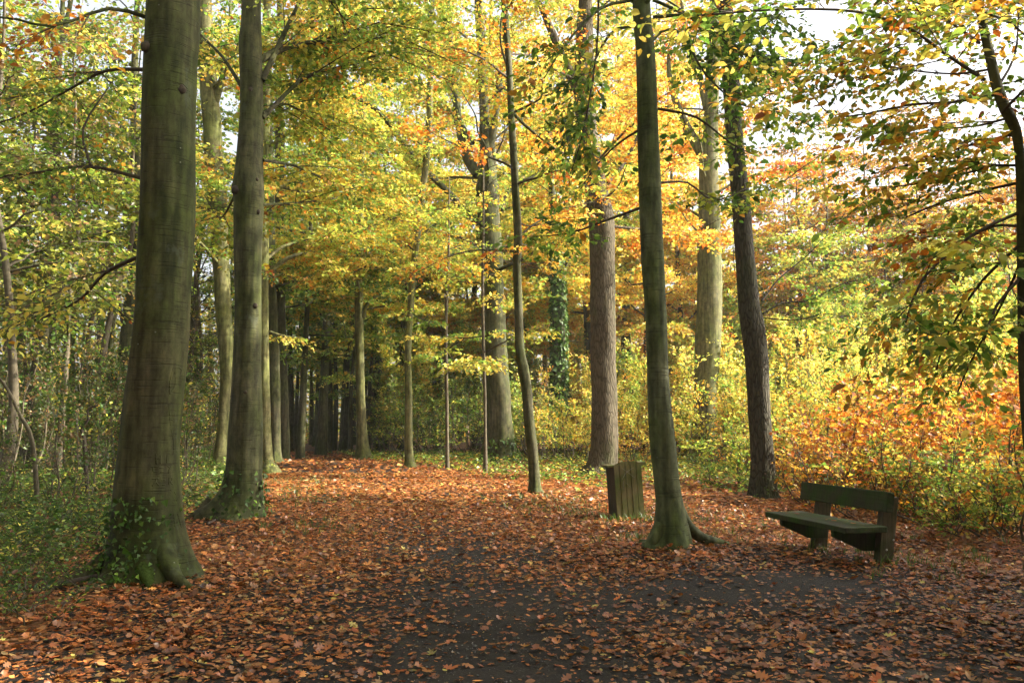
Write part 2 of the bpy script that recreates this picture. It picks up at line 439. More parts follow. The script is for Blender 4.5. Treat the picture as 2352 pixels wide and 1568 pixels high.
# ------------------------------------------------------------------ foliage
DENS = (1.6, 1.75, 1.5)                            # secondaries, sprays, leaves per spray
class Crown:
    def __init__(s, rng, shape='far', size=.12, pal=None, cluster=.62):
        s.rng, s.shape, s.size, s.pal, s.cluster = rng, shape, size, pal, cluster
        s.O, s.D, s.L, s.G = [], [], [], []
        s.tw = []                                   # twig tubes (O,E,r0,r1)
    def spray(s, O, D, L):
        s.O.append(O); s.D.append(D); s.L.append(L); s.G.append(np.full(len(O), len(s.G)))
    def clothe(s, P, R, sec_per_m=2.2, sec_len=.42, step=.32, spray=.6, bare=.15, drop=.12, flat=1.0):
        """secondary branches and sprays along a limb"""
        rng = s.rng
        P = np.asarray(P, float); R = np.asarray(R, float)
        seg = np.linalg.norm(np.diff(P, axis=0), axis=1); cum = np.concatenate([[0], np.cumsum(seg)]); L = cum[-1]
        m = max(3, int(L * sec_per_m * DENS[0]))
        t = np.sort(bare + (1 - bare) * rng.random(m)); t[-1] = .97
        p = np.stack([np.interp(t * L, cum, P[:, k]) for k in range(3)], 1)
        T = norm(np.stack([np.interp(t * L, cum, np.gradient(P[:, k], cum + np.arange(len(cum)) * 1e-6)) for k in range(3)], 1))
        r = np.interp(t * L, cum, R)
        ang = np.radians(rng.uniform(28, 78, m)) * np.where(np.arange(m) % 2 == 0, 1, -1)
        h = T.copy(); h[:, 2] *= .4
        d = np.stack([h[:, 0] * np.cos(ang) - h[:, 1] * np.sin(ang), h[:, 0] * np.sin(ang) + h[:, 1] * np.cos(ang), h[:, 2] + rng.normal(0, .22, m) * flat], 1)
        d = norm(d)
        l = np.clip(L * sec_len * (1.12 - t) * rng.uniform(.55, 1.35, m), .35, 2.6)
        e1 = p + d * l[:, None] * .5
        e2 = p + d * l[:, None]; e2[:, 2] -= drop * l * rng.random(m) * l
        rb = np.minimum(r * .5, .003 + .007 * l)
        s.tw.append((p, e1, rb, rb * .7)); s.tw.append((e1, e2, rb * .7, rb * .3))
        # sprays
        O, D, LL = [], [], []
        for i in range(m):
            k = max(2, int(l[i] / step * DENS[1]))
            q = (np.arange(k) + rng.random(k) * .6) / k
            o = np.where((q < .5)[:, None], p[i] + (e1[i] - p[i]) * (q * 2)[:, None], e1[i] + (e2[i] - e1[i]) * (q * 2 - 1)[:, None])
            a = np.radians(rng.uniform(15, 62, k)) * np.where(np.arange(k) % 2 == 0, 1, -1)
            dd = np.stack([d[i, 0] * np.cos(a) - d[i, 1] * np.sin(a), d[i, 0] * np.sin(a) + d[i, 1] * np.cos(a), d[i, 2] * .6 + rng.normal(-.06, .16, k) * flat], 1)
            O.append(o); D.append(norm(dd)); LL.append(spray * rng.uniform(.55, 1.3, k))
        s.spray(np.concatenate(O), np.concatenate(D), np.concatenate(LL))
    def mesh(s, name, per=12, keep=1.0, twigs=True, origin=(0, 0, 0), width=.30, cull=None):
        rng = s.rng
        O = np.concatenate(s.O); D = np.concatenate(s.D); L = np.concatenate(s.L); G = np.concatenate(s.G)
        if cull is not None:
            ok = cull(O); O, D, L, G = O[ok], D[ok], L[ok], G[ok]
        if keep < 1:
            ok = rng.random(len(O)) < keep; O, D, L, G = O[ok], D[ok], L[ok], G[ok]
        m = len(O); k = int(per * DENS[2])
        Z = np.array([[0, 0, 1.]])
        H = norm(np.cross(D, Z) + 1e-6); U = np.cross(H, D)
        q = .12 + .88 * (np.arange(k)[None] + rng.random((m, k))) / k
        side = np.where(np.arange(k) % 2 == 0, 1., -1.)[None] * np.ones((m, 1))
        lat = side * L[:, None] * width * np.sin(pi * np.clip(q * .85 + .1, 0, 1)) * rng.random((m, k)) ** .6
        P = O[:, None] + D[:, None] * (L[:, None] * q)[..., None] + H[:, None] * lat[..., None] + U[:, None] * (rng.normal(0, .045, (m, k)) * L[:, None])[..., None]
        P[..., 2] -= (.16 * L[:, None] * q * q)
        A = D[:, None] * .65 + H[:, None] * (side * .7)[..., None] + rng.normal(0, .38, (m, k, 3)); A[..., 2] -= .22
        Nn = U[:, None] + rng.normal(0, .55, (m, k, 3))
        S = s.size * np.exp(np.clip(rng.normal(-.02, .30, (m, k)), -.9, .55))
        col = pick(rng, s.pal, m, k, s.cluster, G)
        V, polys, reps = leaves(P.reshape(-1, 3), A.reshape(-1, 3), Nn.reshape(-1, 3), S.ravel(), s.shape)
        cols = np.concatenate([np.repeat(col, r, 0) for r in reps])
        mi = np.zeros(len(cols), int)
        polys = list(polys)
        tw = list(s.tw)
        if twigs: tw.append((O, O + D * L[:, None] * .85 - np.array([[0, 0, .1]]) * L[:, None], np.full(m, .0035), np.full(m, .0015)))
        for (o, e, a, b) in tw:
            v, f = thin_twigs(o, e, a, b)
            polys.append(f + len(V)); V = np.concatenate([V, v])
            cols = np.concatenate([cols, np.full((len(f), 3), .05)]); mi = np.concatenate([mi, np.ones(len(f), int)])
        # faces of one size must stay in the order given
        return mesh_from(name, V - np.asarray(origin)[None], polys, cols, (M['leaf'], M['twig']), mi)

def limb_line(rng, p0, az, el, L, n=8, wander=.16, el_end=None):
    """a limb that starts at elevation el and flattens"""
    P = [np.asarray(p0, float)]
    if el_end is None: el_end = el * .3
    for i in range(n):
        t = i / (n - 1)
        e = el + (el_end - el) * t + rng.normal(0, wander * .5)
        az += rng.normal(0, wander)
        P.append(P[-1] + np.array([sin(az) * cos(e), cos(az) * cos(e), sin(e)]) * L / n)
    return np.array(P)

def trunk_mesh(name, P, R, mat, sides=28, step=.18, seed=0, flare=0.0, lobes=5, fh=.45, lump=.03, origin=None):
    rng = np.random.default_rng(seed)
    P, R = resample(P, R, step)
    ph = rng.random(8) * 6.28; base = P[0, 2] + .15
    def radial(th, P):
        z = (P[:, 2] - base)[:, None]
        f = 1 + lump * (np.sin(2 * th + ph[0] + z * .7) + .7 * np.sin(3 * th + ph[1] - z * 1.1) + .5 * np.sin(5 * th + ph[2] + z * 2.3) + .5 * np.sin(th + ph[6] + z * 3.9))
        g = np.exp(-np.maximum(z, 0) / fh)
        f = f + flare * g * (.55 + .45 * np.cos(lobes * th + ph[3]) + .3 * np.cos((lobes - 2) * th + ph[4]))
        f = f + .006 * np.sin(9 * th + 6 * z + ph[5] + 2 * np.sin(3 * th + 2.1 * z)) + .008 * np.sin(7 * th - 4.3 * z + ph[7] + 1.7 * np.sin(1.3 * z))
        f = f + .10 * min(1, flare * 3) * np.exp(-np.maximum(z, 0) / (fh * 3)) * np.cos(lobes * th + ph[3])
        return f
    V, Q, t = tube(P, R, sides, radial)
    if origin is not None: V = V - np.asarray(origin)[None]
    return mesh_from(name, V, [Q, t], None, (mat,), None, True)
def branch_mesh(P, R, mat, sides=9, step=.22, origin=(0, 0, 0)):
    P, R = resample(P, R, step)
    V, Q, t = tube(P, R, sides, lambda th, P: 1 + .06 * np.sin(2 * th + P[:, 2:3] * 4))
    return mesh_from('branch', V - np.asarray(origin)[None], [Q, t], None, (mat,), None, True)

def ivy_on(P, R, rng, n, z0, z1, size, pal, name, origin, out=.03, angles=None):
    """ivy leaves lying against a trunk between two heights"""
    P, R = resample(P, R, .1)
    z = z0 + (z1 - z0) * rng.random(n) ** 1.35
    c = np.stack([np.interp(z, P[:, 2], P[:, k]) for k in range(2)], 1); r = np.interp(z, P[:, 2], R)
    th = rng.random(n) * 2 * pi if angles is None else rng.normal(angles[0], angles[1], n)
    nd = np.stack([np.cos(th), np.sin(th), np.zeros(n)], 1)
    pos = np.stack([c[:, 0], c[:, 1], z], 1) + nd * (r * rng.uniform(1.0, 1.06, n) + out * rng.random(n))[:, None]
    A = rng.normal(0, .5, (n, 3)) + np.array([[0, 0, -.7]]) + nd * .3
    Nn = nd + rng.normal(0, .35, (n, 3))
    V, polys, reps = leaves(pos, A, Nn, size * np.exp(rng.normal(0, .25, n)), 'ivy')
    col = pick(rng, pal, n, 1, 0)
    return mesh_from(name, V - np.asarray(origin)[None], polys, np.concatenate([np.repeat(col, q, 0) for q in reps]), (M['ivy'],))

def profile(d, rows, top=None, sink=.2):
    """trunk axis and radius from (v, left u, right u) rows at depth d; top = (height, radius)"""
    P, R = [], []
    rows = sorted(rows, key=lambda r: -r[0])
    for v, a, b in rows:
        P.append(at((a + b) / 2, v, d)); R.append((b - a) / 2 * mpp((a + b) / 2, v, d))
    P = np.array(P); R = np.array(R)
    g = float(gz(P[0, 0], d))
    P[:, 2] += 0
    P[0, 2] = g - .02 if abs(P[0, 2] - g) < .4 else P[0, 2]
    P = np.concatenate([[[P[0, 0], P[0, 1], min(P[0, 2], g) - sink]], P]); R = np.concatenate([[R[0] * 1.05], R])
    if top:
        h, r = top
        dirn = P[-1] - P[-4]; dirn = dirn / dirn[2]
        steps = np.linspace(0, 1, 5)[1:]
        for s in steps:
            P = np.concatenate([P, [P[-1] + dirn * (h - P[-1, 2]) * .5]]) if False else np.concatenate([P, [P[len(rows)] + dirn * .6 * (h - P[len(rows), 2]) * s * np.array([1, 1, 1 / .6])]])
            R = np.concatenate([R, [R[len(rows)] + (r - R[len(rows)]) * s]])
    return P, R

def make_tree(name, label, d, rows, mat, seed, top=(20, .06), limbs=(), auto=None, pal=None, shape='far', size=.12, per=12,
              sides=28, flare=.15, lobes=5, fh=.4, lump=.03, step=.18, group=None, keep=1.0, twigs=None, cl=None, cat='tree', cull=None, cluster=.62, width=.30):
    rng = np.random.default_rng(seed)
    P, R = profile(d, rows, top)
    base = np.array([P[0, 0], P[0, 1], float(gz(P[0, 0], P[0, 1]))])
    root = empty(name, base, label, cat, group)
    link('trunk', trunk_mesh('trunk', P, R, mat, sides, step, seed, flare, lobes, fh, lump, base), root)
    cr = Crown(rng, shape, size, pal, cluster)
    cl = dict(cl or {})
    for lm in limbs:
        uv, r0 = lm[0], lm[1]
        dd = lm[2] if len(lm) > 2 else 0.0
        kw = dict(cl); kw.update(lm[3] if len(lm) > 3 else {})
        L = [at(u, v, d + dd * i / (len(uv) - 1)) for i, (u, v) in enumerate(uv)]
        rr = np.linspace(r0, max(.3 * r0, .006), len(L))
        link('branch', branch_mesh(L, rr, mat if r0 > .02 else M['twig'], 9 if r0 > .03 else 6, .2, base), root)
        Lp, Lr = resample(L, rr, .4)
        if kw.pop('bareonly', False): continue
        p2 = kw.pop('pal', None)
        if p2 is not None:
            c2 = Crown(rng, shape, size, p2, cluster); c2.clothe(Lp, Lr, **kw)
            link('crown', c2.mesh('crown', per, keep, d < 14, base, width), root)
            continue
        cr.clothe(Lp, Lr, **kw)
    if auto:
        for i in range(auto['n']):
            t = (i + rng.random()) / auto['n']
            z = auto['z0'] + (auto['z1'] - auto['z0']) * t
            j = np.searchsorted(P[:, 2], z); j = min(max(j, 1), len(P) - 1)
            f = (z - P[j - 1, 2]) / max(P[j, 2] - P[j - 1, 2], 1e-6)
            p0 = P[j - 1] + (P[j] - P[j - 1]) * f; rt = R[j - 1] + (R[j] - R[j - 1]) * f
            if 'az' in auto: az = radians(rng.uniform(*auto['az'][i % len(auto['az'])]))
            else: az = i * 2.4 + rng.normal(0, .5) + seed
            L = auto['L'] * (1.08 - .62 * t) * rng.uniform(.75, 1.2)
            el = radians(rng.uniform(*auto.get('el', (18, 48))))
            ln = limb_line(rng, p0, az, el, L, 8, auto.get('wander', .16), auto.get('el_end', None))
            r0 = min(rt * .5, .008 + .009 * L)
            rr = np.linspace(r0, .006, len(ln))
            link('branch', branch_mesh(ln, rr, mat if r0 > .03 else M['twig'], 7, .35, base), root)
            cr.clothe(ln, rr, **cl)
    if cr.O:
        link('crown', cr.mesh('crown', per, keep, (d < 14) if twigs is None else twigs, base, width, cull), root)
    return root, P, R
# ================================================================== THE SETTING
def grid_mesh(name, xs, ys, zf, mat):
    X, Y = np.meshgrid(xs, ys)
    V = np.stack([X, Y, zf(X, Y)], -1).reshape(-1, 3)
    nx, ny = len(xs), len(ys)
    i = np.arange(ny - 1)[:, None] * nx + np.arange(nx - 1)[None]
    Q = np.stack([i, i + 1, i + nx + 1, i + nx], -1).reshape(-1, 4)
    return mesh_from(name, V, [Q], None, (mat,), None, True)
xs = np.concatenate([np.linspace(-600, -40, 12)[:-1], np.arange(-40, -12, .8), np.arange(-12, 14, .25), np.arange(14, 40, .8), np.linspace(40, 600, 12)])
ys = np.concatenate([np.linspace(-300, -10, 8)[:-1], np.arange(-10, 2, .8), np.arange(2, 30, .25), np.arange(30, 80, .8), np.linspace(80, 900, 14)])
def mound(x, y):
    """trodden soil raised under the bench and the roots of the trees beside the path"""
    x = np.asarray(x, float); y = np.asarray(y, float)
    h = 0
    for cx, cy, r, a in ((1.92, 10.0, .9, .10), (1.95, 13.6, 1.0, .05), (-3.5, 8.2, 1.3, .10), (-4.3, 13.2, 1.2, .10), (.5, 18.0, .8, .06), (-1.2, 32, 2.0, .12), (4.9, 16.3, 1.0, .06), (2.6, 23.8, 1.2, .10)):
        h = h + a * np.exp(-((x - cx) ** 2 + (y - cy) ** 2) / r ** 2)
    return h
_gz0 = gz
def gz(x, y):
    return _gz0(x, y) + mound(x, y)
tag(link('forest_floor', grid_mesh('forest_floor', xs, ys, gz, M['floor'])), kind='structure')
# the trodden path: a strip of soil 6 mm above the floor, its edges wandering
py = np.concatenate([np.arange(-8, 40, .2), np.arange(40, 70, 1.)])
PX = []
for k, t in enumerate(np.linspace(-1, 1, 25)):
    w = pathw(py) * (1 + .10 * np.sin(py * 1.7 + (0 if t < 0 else 2)) + .06 * np.sin(py * 4.1 + k * .01))
    extra = np.where(t > 0, 1.0 * np.exp(-((py - 8.5) / 3.0) ** 2) * 2.6, 0)       # the bare ground widens before the bench
    PX.append(pathx(py) + t * (w + extra))
PX = np.array(PX).T
PV = np.stack([PX, np.repeat(py[:, None], 25, 1), gz(PX, py[:, None] * np.ones((1, 25))) + .006], -1)
i = np.arange(len(py) - 1)[:, None] * 25 + np.arange(24)[None]
tag(link('path', mesh_from('path', PV.reshape(-1, 3), [np.stack([i, i + 1, i + 26, i + 25], -1).reshape(-1, 4)], None, (M['soil'],), None, True)), kind='structure')

# ------------------------------------------------------------------ fallen leaves
rng = np.random.default_rng(11)
def in_view(n, y0, y1, margin=1.5, rng=rng):
    """random ground points inside the view (and a step to each side)"""
    u = rng.random(n); y = np.sqrt(y0 * y0 + (y1 * y1 - y0 * y0) * u)
    x = (rng.random(n) * 2 - 1) * (.63 * y + margin)
    return x, y
def blot(x, y, s, k=0.):
    return .5 + .25 * (np.sin(x * 1.9 * s + k + 1.3 * np.sin(y * 1.1 * s)) + np.sin(y * 2.3 * s - k + 1.1 * np.sin(x * 1.4 * s + 2)))
def leaf_density(x, y):
    off = (x - pathx(y))
    core = np.exp(-((off - .25) / (.95 + .02 * y)) ** 2) * (1 - sm(9, 15, y))        # the walked line keeps few leaves
    bare = np.exp(-(((x - 3.1) / 1.0) ** 2 + ((y - 8.3) / 1.1) ** 2)) * .85 + .8 * np.exp(-(((x - 1.6) / 1.3) ** 2 + ((y - 7.6) / 1.3) ** 2))
    near = 1 - sm(4.5, 9.5, y)
    d = 1.0 - .70 * core - .92 * np.clip(bare, 0, 1) - .22 * near * sm(-2.2, -.8, off)
    d = d * (.62 + .55 * blot(x, y, 1.0) + .25 * (blot(x, y, 3.1, 1.) - .5))
    leftwood = sm(.3, 1.6, -off - pathw(y))
    d = d * (1 - .72 * leftwood)
    return np.clip(d, .02, 1)
lit = {'far': palette(rust=3, amber=1.2, orange=1.0, brown=2.0, tan=1.8, gold=.3),}
PL = (np.array([(.36, .125, .030), (.30, .090, .022), (.42, .18, .05), (.20, .078, .028), (.35, .19, .075), (.46, .34, .08), (.13, .052, .024)]), np.array([.30, .22, .17, .13, .09, .03, .06]))
def litter(name, n, y0, y1, size, shape, seed, sig=.3):
    r = np.random.default_rng(seed)
    x, y = in_view(n, y0, y1, 2.0, r)
    ok = r.random(n) < leaf_density(x, y)
    x, y = x[ok], y[ok]; m = len(x)
    z = gz(x, y) + .008 + .030 * r.random(m) ** 2
    az = r.random(m) * 6.283
    A = np.stack([np.cos(az), np.sin(az), r.normal(0, .18, m)], 1)
    tilt = np.where(r.random(m) < .16, .65, .20)
    Nn = np.stack([r.normal(0, 1, m) * tilt, r.normal(0, 1, m) * tilt, np.ones(m)], 1)
    S = size * np.exp(np.clip(r.normal(0, sig, m), -.8, .52))
    V, polys, reps = leaves(np.stack([x, y, z], 1), A, Nn, S, shape, r.normal(.30, .50, m))
    # keep every leaf on top of the ground
    k = len(LEAF[shape][0]); Vr = V.reshape(m, k, 3)
    Vr[..., 2] += np.maximum(0, gz(Vr[..., 0], Vr[..., 1]) + .009 - Vr[..., 2]).max(1)[:, None] * .8
    C, W = PL
    c = C[r.choice(len(C), size=m, p=W)] * np.exp(r.normal(-.03, .38, (m, 1))) * np.exp(r.normal(0, .06, (m, 3)))
    cols = np.concatenate([np.repeat(c, q, 0) for q in reps])
    return V, polys, cols
def seat_leaves():
    r = np.random.default_rng(8); m = 9
    a = r.uniform(-.05, 1.4, m); b = r.uniform(-.52, -.16, m)
    ca, sa = cos(BA), sin(BA)
    P = np.stack([BX + b * ca - a * sa, BY + b * sa + a * ca, np.full(m, BZ + .476)], 1)
    az = r.random(m) * 6.28
    V, polys, reps = leaves(P, np.stack([np.cos(az), np.sin(az), np.zeros(m)], 1), np.array([[0, 0, 1.]]) + r.normal(0, .08, (m, 3)), .055 * np.exp(r.normal(0, .25, m)), 'oak', np.full(m, .3))
    c = PL[0][r.choice(len(PL[0]), size=m, p=PL[1])]
    return V, polys, np.concatenate([np.repeat(c, q, 0) for q in reps])
BA = math.atan2(.36, 1.70); BX, BY, BZ = 4.03, 9.03, float(gz(3.9, 9.6)) - .06
parts = [seat_leaves(), litter('a', 23000, 2.6, 8, .057, 'oak', 1, .36), litter('a2', 30000, 2.6, 9, .042, 'small', 5, .3), litter('a3', 46000, 2.6, 12, .019, 'far', 7, .4),
         litter('b', 50000, 8, 15, .062, 'oak', 2, .34), litter('b2', 44000, 8, 16, .048, 'small', 6, .28),
         litter('c', 95000, 15, 26, .088, 'small', 3, .25), litter('d', 42000, 26, 46, .15, 'far', 4, .25)]
V = np.concatenate([p[0] for p in parts]); off = 0; polys = []; cols = []
for v, ps, c in parts:
    for q in ps: polys.append(q + off)
    cols.append(c); off += len(v)
tag(link('fallen_leaves', mesh_from('fallen_leaves', V, polys, np.concatenate(cols), (M['litter'],))), 'russet fallen leaves strewn over path and verges', 'leaves', kind='stuff')

# grit and broken twigs trodden into the soil
def grit(n, y0, y1, seed):
    r = np.random.default_rng(seed)
    x, y = in_view(n, y0, y1, 1.5, r)
    o = x - pathx(y); k = np.exp(-((o - .2) / 1.5) ** 2) + .8 * np.exp(-(((x - 2.6) / 1.6) ** 2 + ((y - 8.2) / 1.4) ** 2))
    ok = r.random(n) < np.clip(k, 0, 1) * (.3 + .9 * blot(x, y, 1.6, 3.)); x, y = x[ok], y[ok]; m = len(x)
    s = .0042 * np.exp(np.clip(r.normal(0, .5, m), -1, 1.1))
    c = np.stack([x, y, gz(x, y) + .008 + s * .4], 1)
    d = np.array([[1, 0, 0], [0, 1, 0], [-1, 0, 0], [0, -1, 0], [0, 0, .7], [0, 0, -.7]])
    V = c[:, None] + d[None] * s[:, None, None] * r.uniform(.6, 1.4, (m, 6, 1))
    f = np.array([[0, 1, 4], [1, 2, 4], [2, 3, 4], [3, 0, 4], [1, 0, 5], [2, 1, 5], [3, 2, 5], [0, 3, 5]])
    col = np.array([.085, .078, .068]) * np.exp(r.normal(0, .5, (m, 1)))
    return V.reshape(-1, 3), (np.arange(m)[:, None, None] * 6 + f[None]).reshape(-1, 3), np.repeat(np.clip(col, 0, .4), 8, 0)
gv, gf, gc = grit(60000, 3, 15, 41)
r = np.random.default_rng(42)
x, y = in_view(900, 3, 14, 1.5, r); az = r.random(900) * 6.28; l = r.uniform(.03, .16, 900)
O = np.stack([x, y, gz(x, y) + .016], 1); x2, y2 = x + np.cos(az) * l, y + np.sin(az) * l
tv, tf = thin_twigs(O, np.stack([x2, y2, gz(x2, y2) + .016 + r.random(900) * .02], 1), r.uniform(.0015, .004, 900), np.full(900, .0015))
tc_ = np.repeat(np.array([[.075, .052, .034]]) * np.exp(r.normal(0, .4, (900, 1))), 3, 0)
tag(link('gravel', mesh_from('gravel', np.concatenate([gv, tv]), [gf, tf + len(gv)], np.concatenate([gc, tc_]), (M['litter'],))), 'fine grit and broken twigs trodden into the path soil', 'gravel', kind='stuff')

# ------------------------------------------------------------------ low green cover
def herbs(n, y0, y1, dens, size, h, pal, seed, shape='small', per=6, spread=.16):
    r = np.random.default_rng(seed)
    x, y = in_view(n, y0, y1, 2.0, r)
    ok = r.random(n) < dens(x, y); x, y = x[ok], y[ok]; m = len(x)
    hh = h * r.uniform(.25, 1.25, (m, 1)) * np.ones((1, per)) * r.uniform(.35, 1.1, (m, per))
    az = r.random((m, per)) * 6.283; rad = spread * np.sqrt(r.random((m, per)))
    P = np.stack([x[:, None] + np.cos(az) * rad, y[:, None] + np.sin(az) * rad, np.zeros((m, per))], -1)
    P[..., 2] = gz(P[..., 0], P[..., 1]) + .02 + hh
    A = np.stack([np.cos(az), np.sin(az), r.normal(-.05, .3, (m, per))], -1)
    Nn = np.stack([r.normal(0, .4, (m, per)), r.normal(0, .4, (m, per)), np.ones((m, per))], -1)
    S = size * np.exp(r.normal(0, .3, (m, per)))
    V, polys, reps = leaves(P.reshape(-1, 3), A.reshape(-1, 3), Nn.reshape(-1, 3), S.ravel(), shape)
    col = pick(r, pal, m, per, .5)
    return V, polys, np.concatenate([np.repeat(col, q, 0) for q in reps])
def d_left(x, y):
    o = pathx(y) - pathw(y) - x
    d = sm(.25, 1.3, o) * (.35 + .9 * blot(x, y, .8, 2.))
    return np.clip(d * (1 - .6 * (1 - sm(4.5, 7.5, y)) * (1 - sm(.5, 2.2, o))), 0, 1)
def d_right(x, y):
    o = x - pathx(y) - pathw(y)
    a = sm(.3, 1.5, o) * sm(17, 23, y) * .8                          # beyond the slender trees
    b = .30 * sm(5.2, 7.5, x) * sm(8, 12, y) + .5 * sm(3, 6, x) * sm(14, 18, y)
    return np.clip((a + b) * (.2 + 1.1 * blot(x, y, 1.1, 4.)), 0, 1)
GH = palette(green=2.4, dgreen=4, lgreen=.8, olive=2, ygreen=.5, yellow=.3, brown=.5)
GR = palette(green=3, dgreen=1.5, lgreen=2.5, ygreen=1, yellow=.6, gold=.3)
hp = [herbs(16000, 4.5, 14, d_left, .050, .34, GH, 21), herbs(34000, 14, 40, d_left, .085, .40, GH, 22, 'far'),
      herbs(7000, 7, 16, d_right, .055, .15, GR, 23), herbs(20000, 16, 42, d_right, .085, .26, GR, 24, 'far')]
V = np.concatenate([p[0] for p in hp]); off = 0; polys = []; cols = []
for v, ps, c in hp:
    for q in ps: polys.append(q + off)
    cols.append(c); off += len(v)
tag(link('ground_cover', mesh_from('ground_cover', V, polys, np.concatenate(cols), (M['herb'],))), 'low green leafy plants covering the verge beside the path', 'ground cover', kind='stuff')

# grass in short tufts round the bin and the roots
r = np.random.default_rng(31)
O, E = [], []
for cx, cy, sp, n in ((1.75, 12.9, .35, 26), (2.2, 13.2, .5, 34), (1.2, 13.9, .5, 26), (.75, 15.0, .5, 26), (1.5, 10.6, .25, 16), (2.45, 10.4, .3, 14), (.4, 16.8, .5, 22), (4.2, 9.0, .35, 26), (3.85, 10.3, .3, 14), (1.25, 16.5, .7, 30), (2.8, 13.0, .7, 22), (4.9, 8.4, .8, 26), (5.2, 11.5, .9, 30), (3.2, 12.2, .8, 18), (-3.0, 12.0, .5, 30), (-3.9, 16.5, .7, 50), (-5.6, 22, .9, 70), (-4.7, 19, .8, 60)):
    for _ in range(n):
        x, y = cx + r.normal(0, sp), cy + r.normal(0, sp); b = np.array([x, y, float(gz(x, y)) + .005])
        k = 7; az = r.random(k) * 6.28; l = r.uniform(.05, .15, k)
        for j in range(k):
            O.append(b + np.array([cos(az[j]), sin(az[j]), 0]) * .02)
            E.append(O[-1] + np.array([cos(az[j]) * l[j] * .7, sin(az[j]) * l[j] * .7, l[j]]))
O, E = np.array(O), np.array(E); n = len(O)
W = norm(np.cross(E - O, np.array([[0, 0, 1.]]))) * .004
mid = (O + E) / 2 + np.array([[0, 0, .015]])
V = np.stack([O - W, O + W, mid + W * .8, mid - W * .8, E], 1).reshape(-1, 3)
b = np.arange(n)[:, None] * 5
cols = np.clip(np.array([.085, .14, .022]) * np.exp(r.normal(0, .3, (n, 1))), 0, .5)
tag(link('grass', mesh_from('grass', V, [b + np.array([[0, 1, 2, 3]]), b + np.array([[3, 2, 4]])], np.concatenate([cols, cols]), (M['herb'],))), 'thin grass tufts round the litter bin and tree roots', 'grass', kind='stuff')

# ================================================================== BENCH
def box_mesh(name, L, W, H, mat, bev=.008, wob=0.0, seed=0, shear=None):
    """a timber with rounded edges: L along x, W along y, H along z, centred"""
    import bmesh
    bm = bmesh.new()
    bmesh.ops.create_cube(bm, size=1)
    for v in bm.verts: v.co = Vector((v.co.x * L, v.co.y * W, v.co.z * H))
    bmesh.ops.bevel(bm, geom=list(bm.edges), offset=bev, segments=2, affect='EDGES', profile=.6)
    if wob:
        bmesh.ops.subdivide_edges(bm, edges=[e for e in bm.edges if e.calc_length() > .15], cuts=7, use_grid_fill=True)
        r = random.Random(seed)
        for v in bm.verts: v.co += Vector((r.uniform(-wob, wob), r.uniform(-wob, wob), r.uniform(-wob, wob)))
    if shear: 
        for v in bm.verts: shear(v.co)
    me = bpy.data.meshes.new(name); bm.to_mesh(me); bm.free()
    me.materials.append(mat)
    return me
def prism_mesh(name, outline, y0, y1, mat, bev=.005):
    """outline in x,z extruded along y"""
    import bmesh
    bm = bmesh.new()
    a = [bm.verts.new((x, y0, z)) for x, z in outline]; b = [bm.verts.new((x, y1, z)) for x, z in outline]
    n = len(a)
    bm.faces.new(a); bm.faces.new(b[::-1])
    for i in range(n): bm.faces.new((a[i], b[i], b[(i + 1) % n], a[(i + 1) % n]))
    bmesh.ops.recalc_face_normals(bm, faces=bm.faces)
    if bev: bmesh.ops.bevel(bm, geom=list(bm.edges), offset=bev, segments=2, affect='EDGES')
    me = bpy.data.meshes.new(name); bm.to_mesh(me); bm.free()
    me.materials.append(mat)
    return me
# local frame: x = back (away from the path), y = along the bench towards its far end
bg = float(gz(3.9, 9.6))
bench = empty('park_bench', (4.03, 9.03, bg - .06), 'heavy timber bench green with algae on bare soil behind the path', 'bench')
bench.rotation_euler = (0, 0, BA)
lean = .16
def post_shear(co): co.x += (co.z + .42) * lean
for yy in (.10, 1.32):
    p = link('leg', box_mesh('leg', .17, .10, .98, M['wood_post'], .008, .0015, 3, lambda co: post_shear(co)), bench, (-.055, yy, .26))
    br = link('seat_bracket', prism_mesh('seat_bracket', [(-.56, .335), (-.56, .40), (.05, .40), (.03, .175), (-.20, .175)], yy + .052 if yy < 1 else yy - .112, yy + .112 if yy < 1 else yy - .052, M['wood_bench']), bench)
    br['label'] = 'tapered timber bracket carrying the seat plank'
    if yy < 1:
        for bx, bz in ((-.005, .20), (.085, .30)):
            import bmesh
            bm = bmesh.new(); bmesh.ops.create_uvsphere(bm, u_segments=10, v_segments=6, radius=.012)
            for v in bm.verts: v.co.y *= .5
            me = bpy.data.meshes.new('bolt'); bm.to_mesh(me); bm.free(); me.materials.append(M['bolt'])
            bo = link('bolt', me, p, (bx + .055, -.053, bz - .26))
link('seat', box_mesh('seat', .50, 1.66, .062, M['wood_bench'], .010, .002, 5), bench, (-.345, .72, .433))
link('backrest', box_mesh('backrest', .085, 1.68, .215, M['wood_bench'], .012, .002, 8), bench, (-.045, .73, .712)).rotation_euler = (0, math.atan(lean), 0)

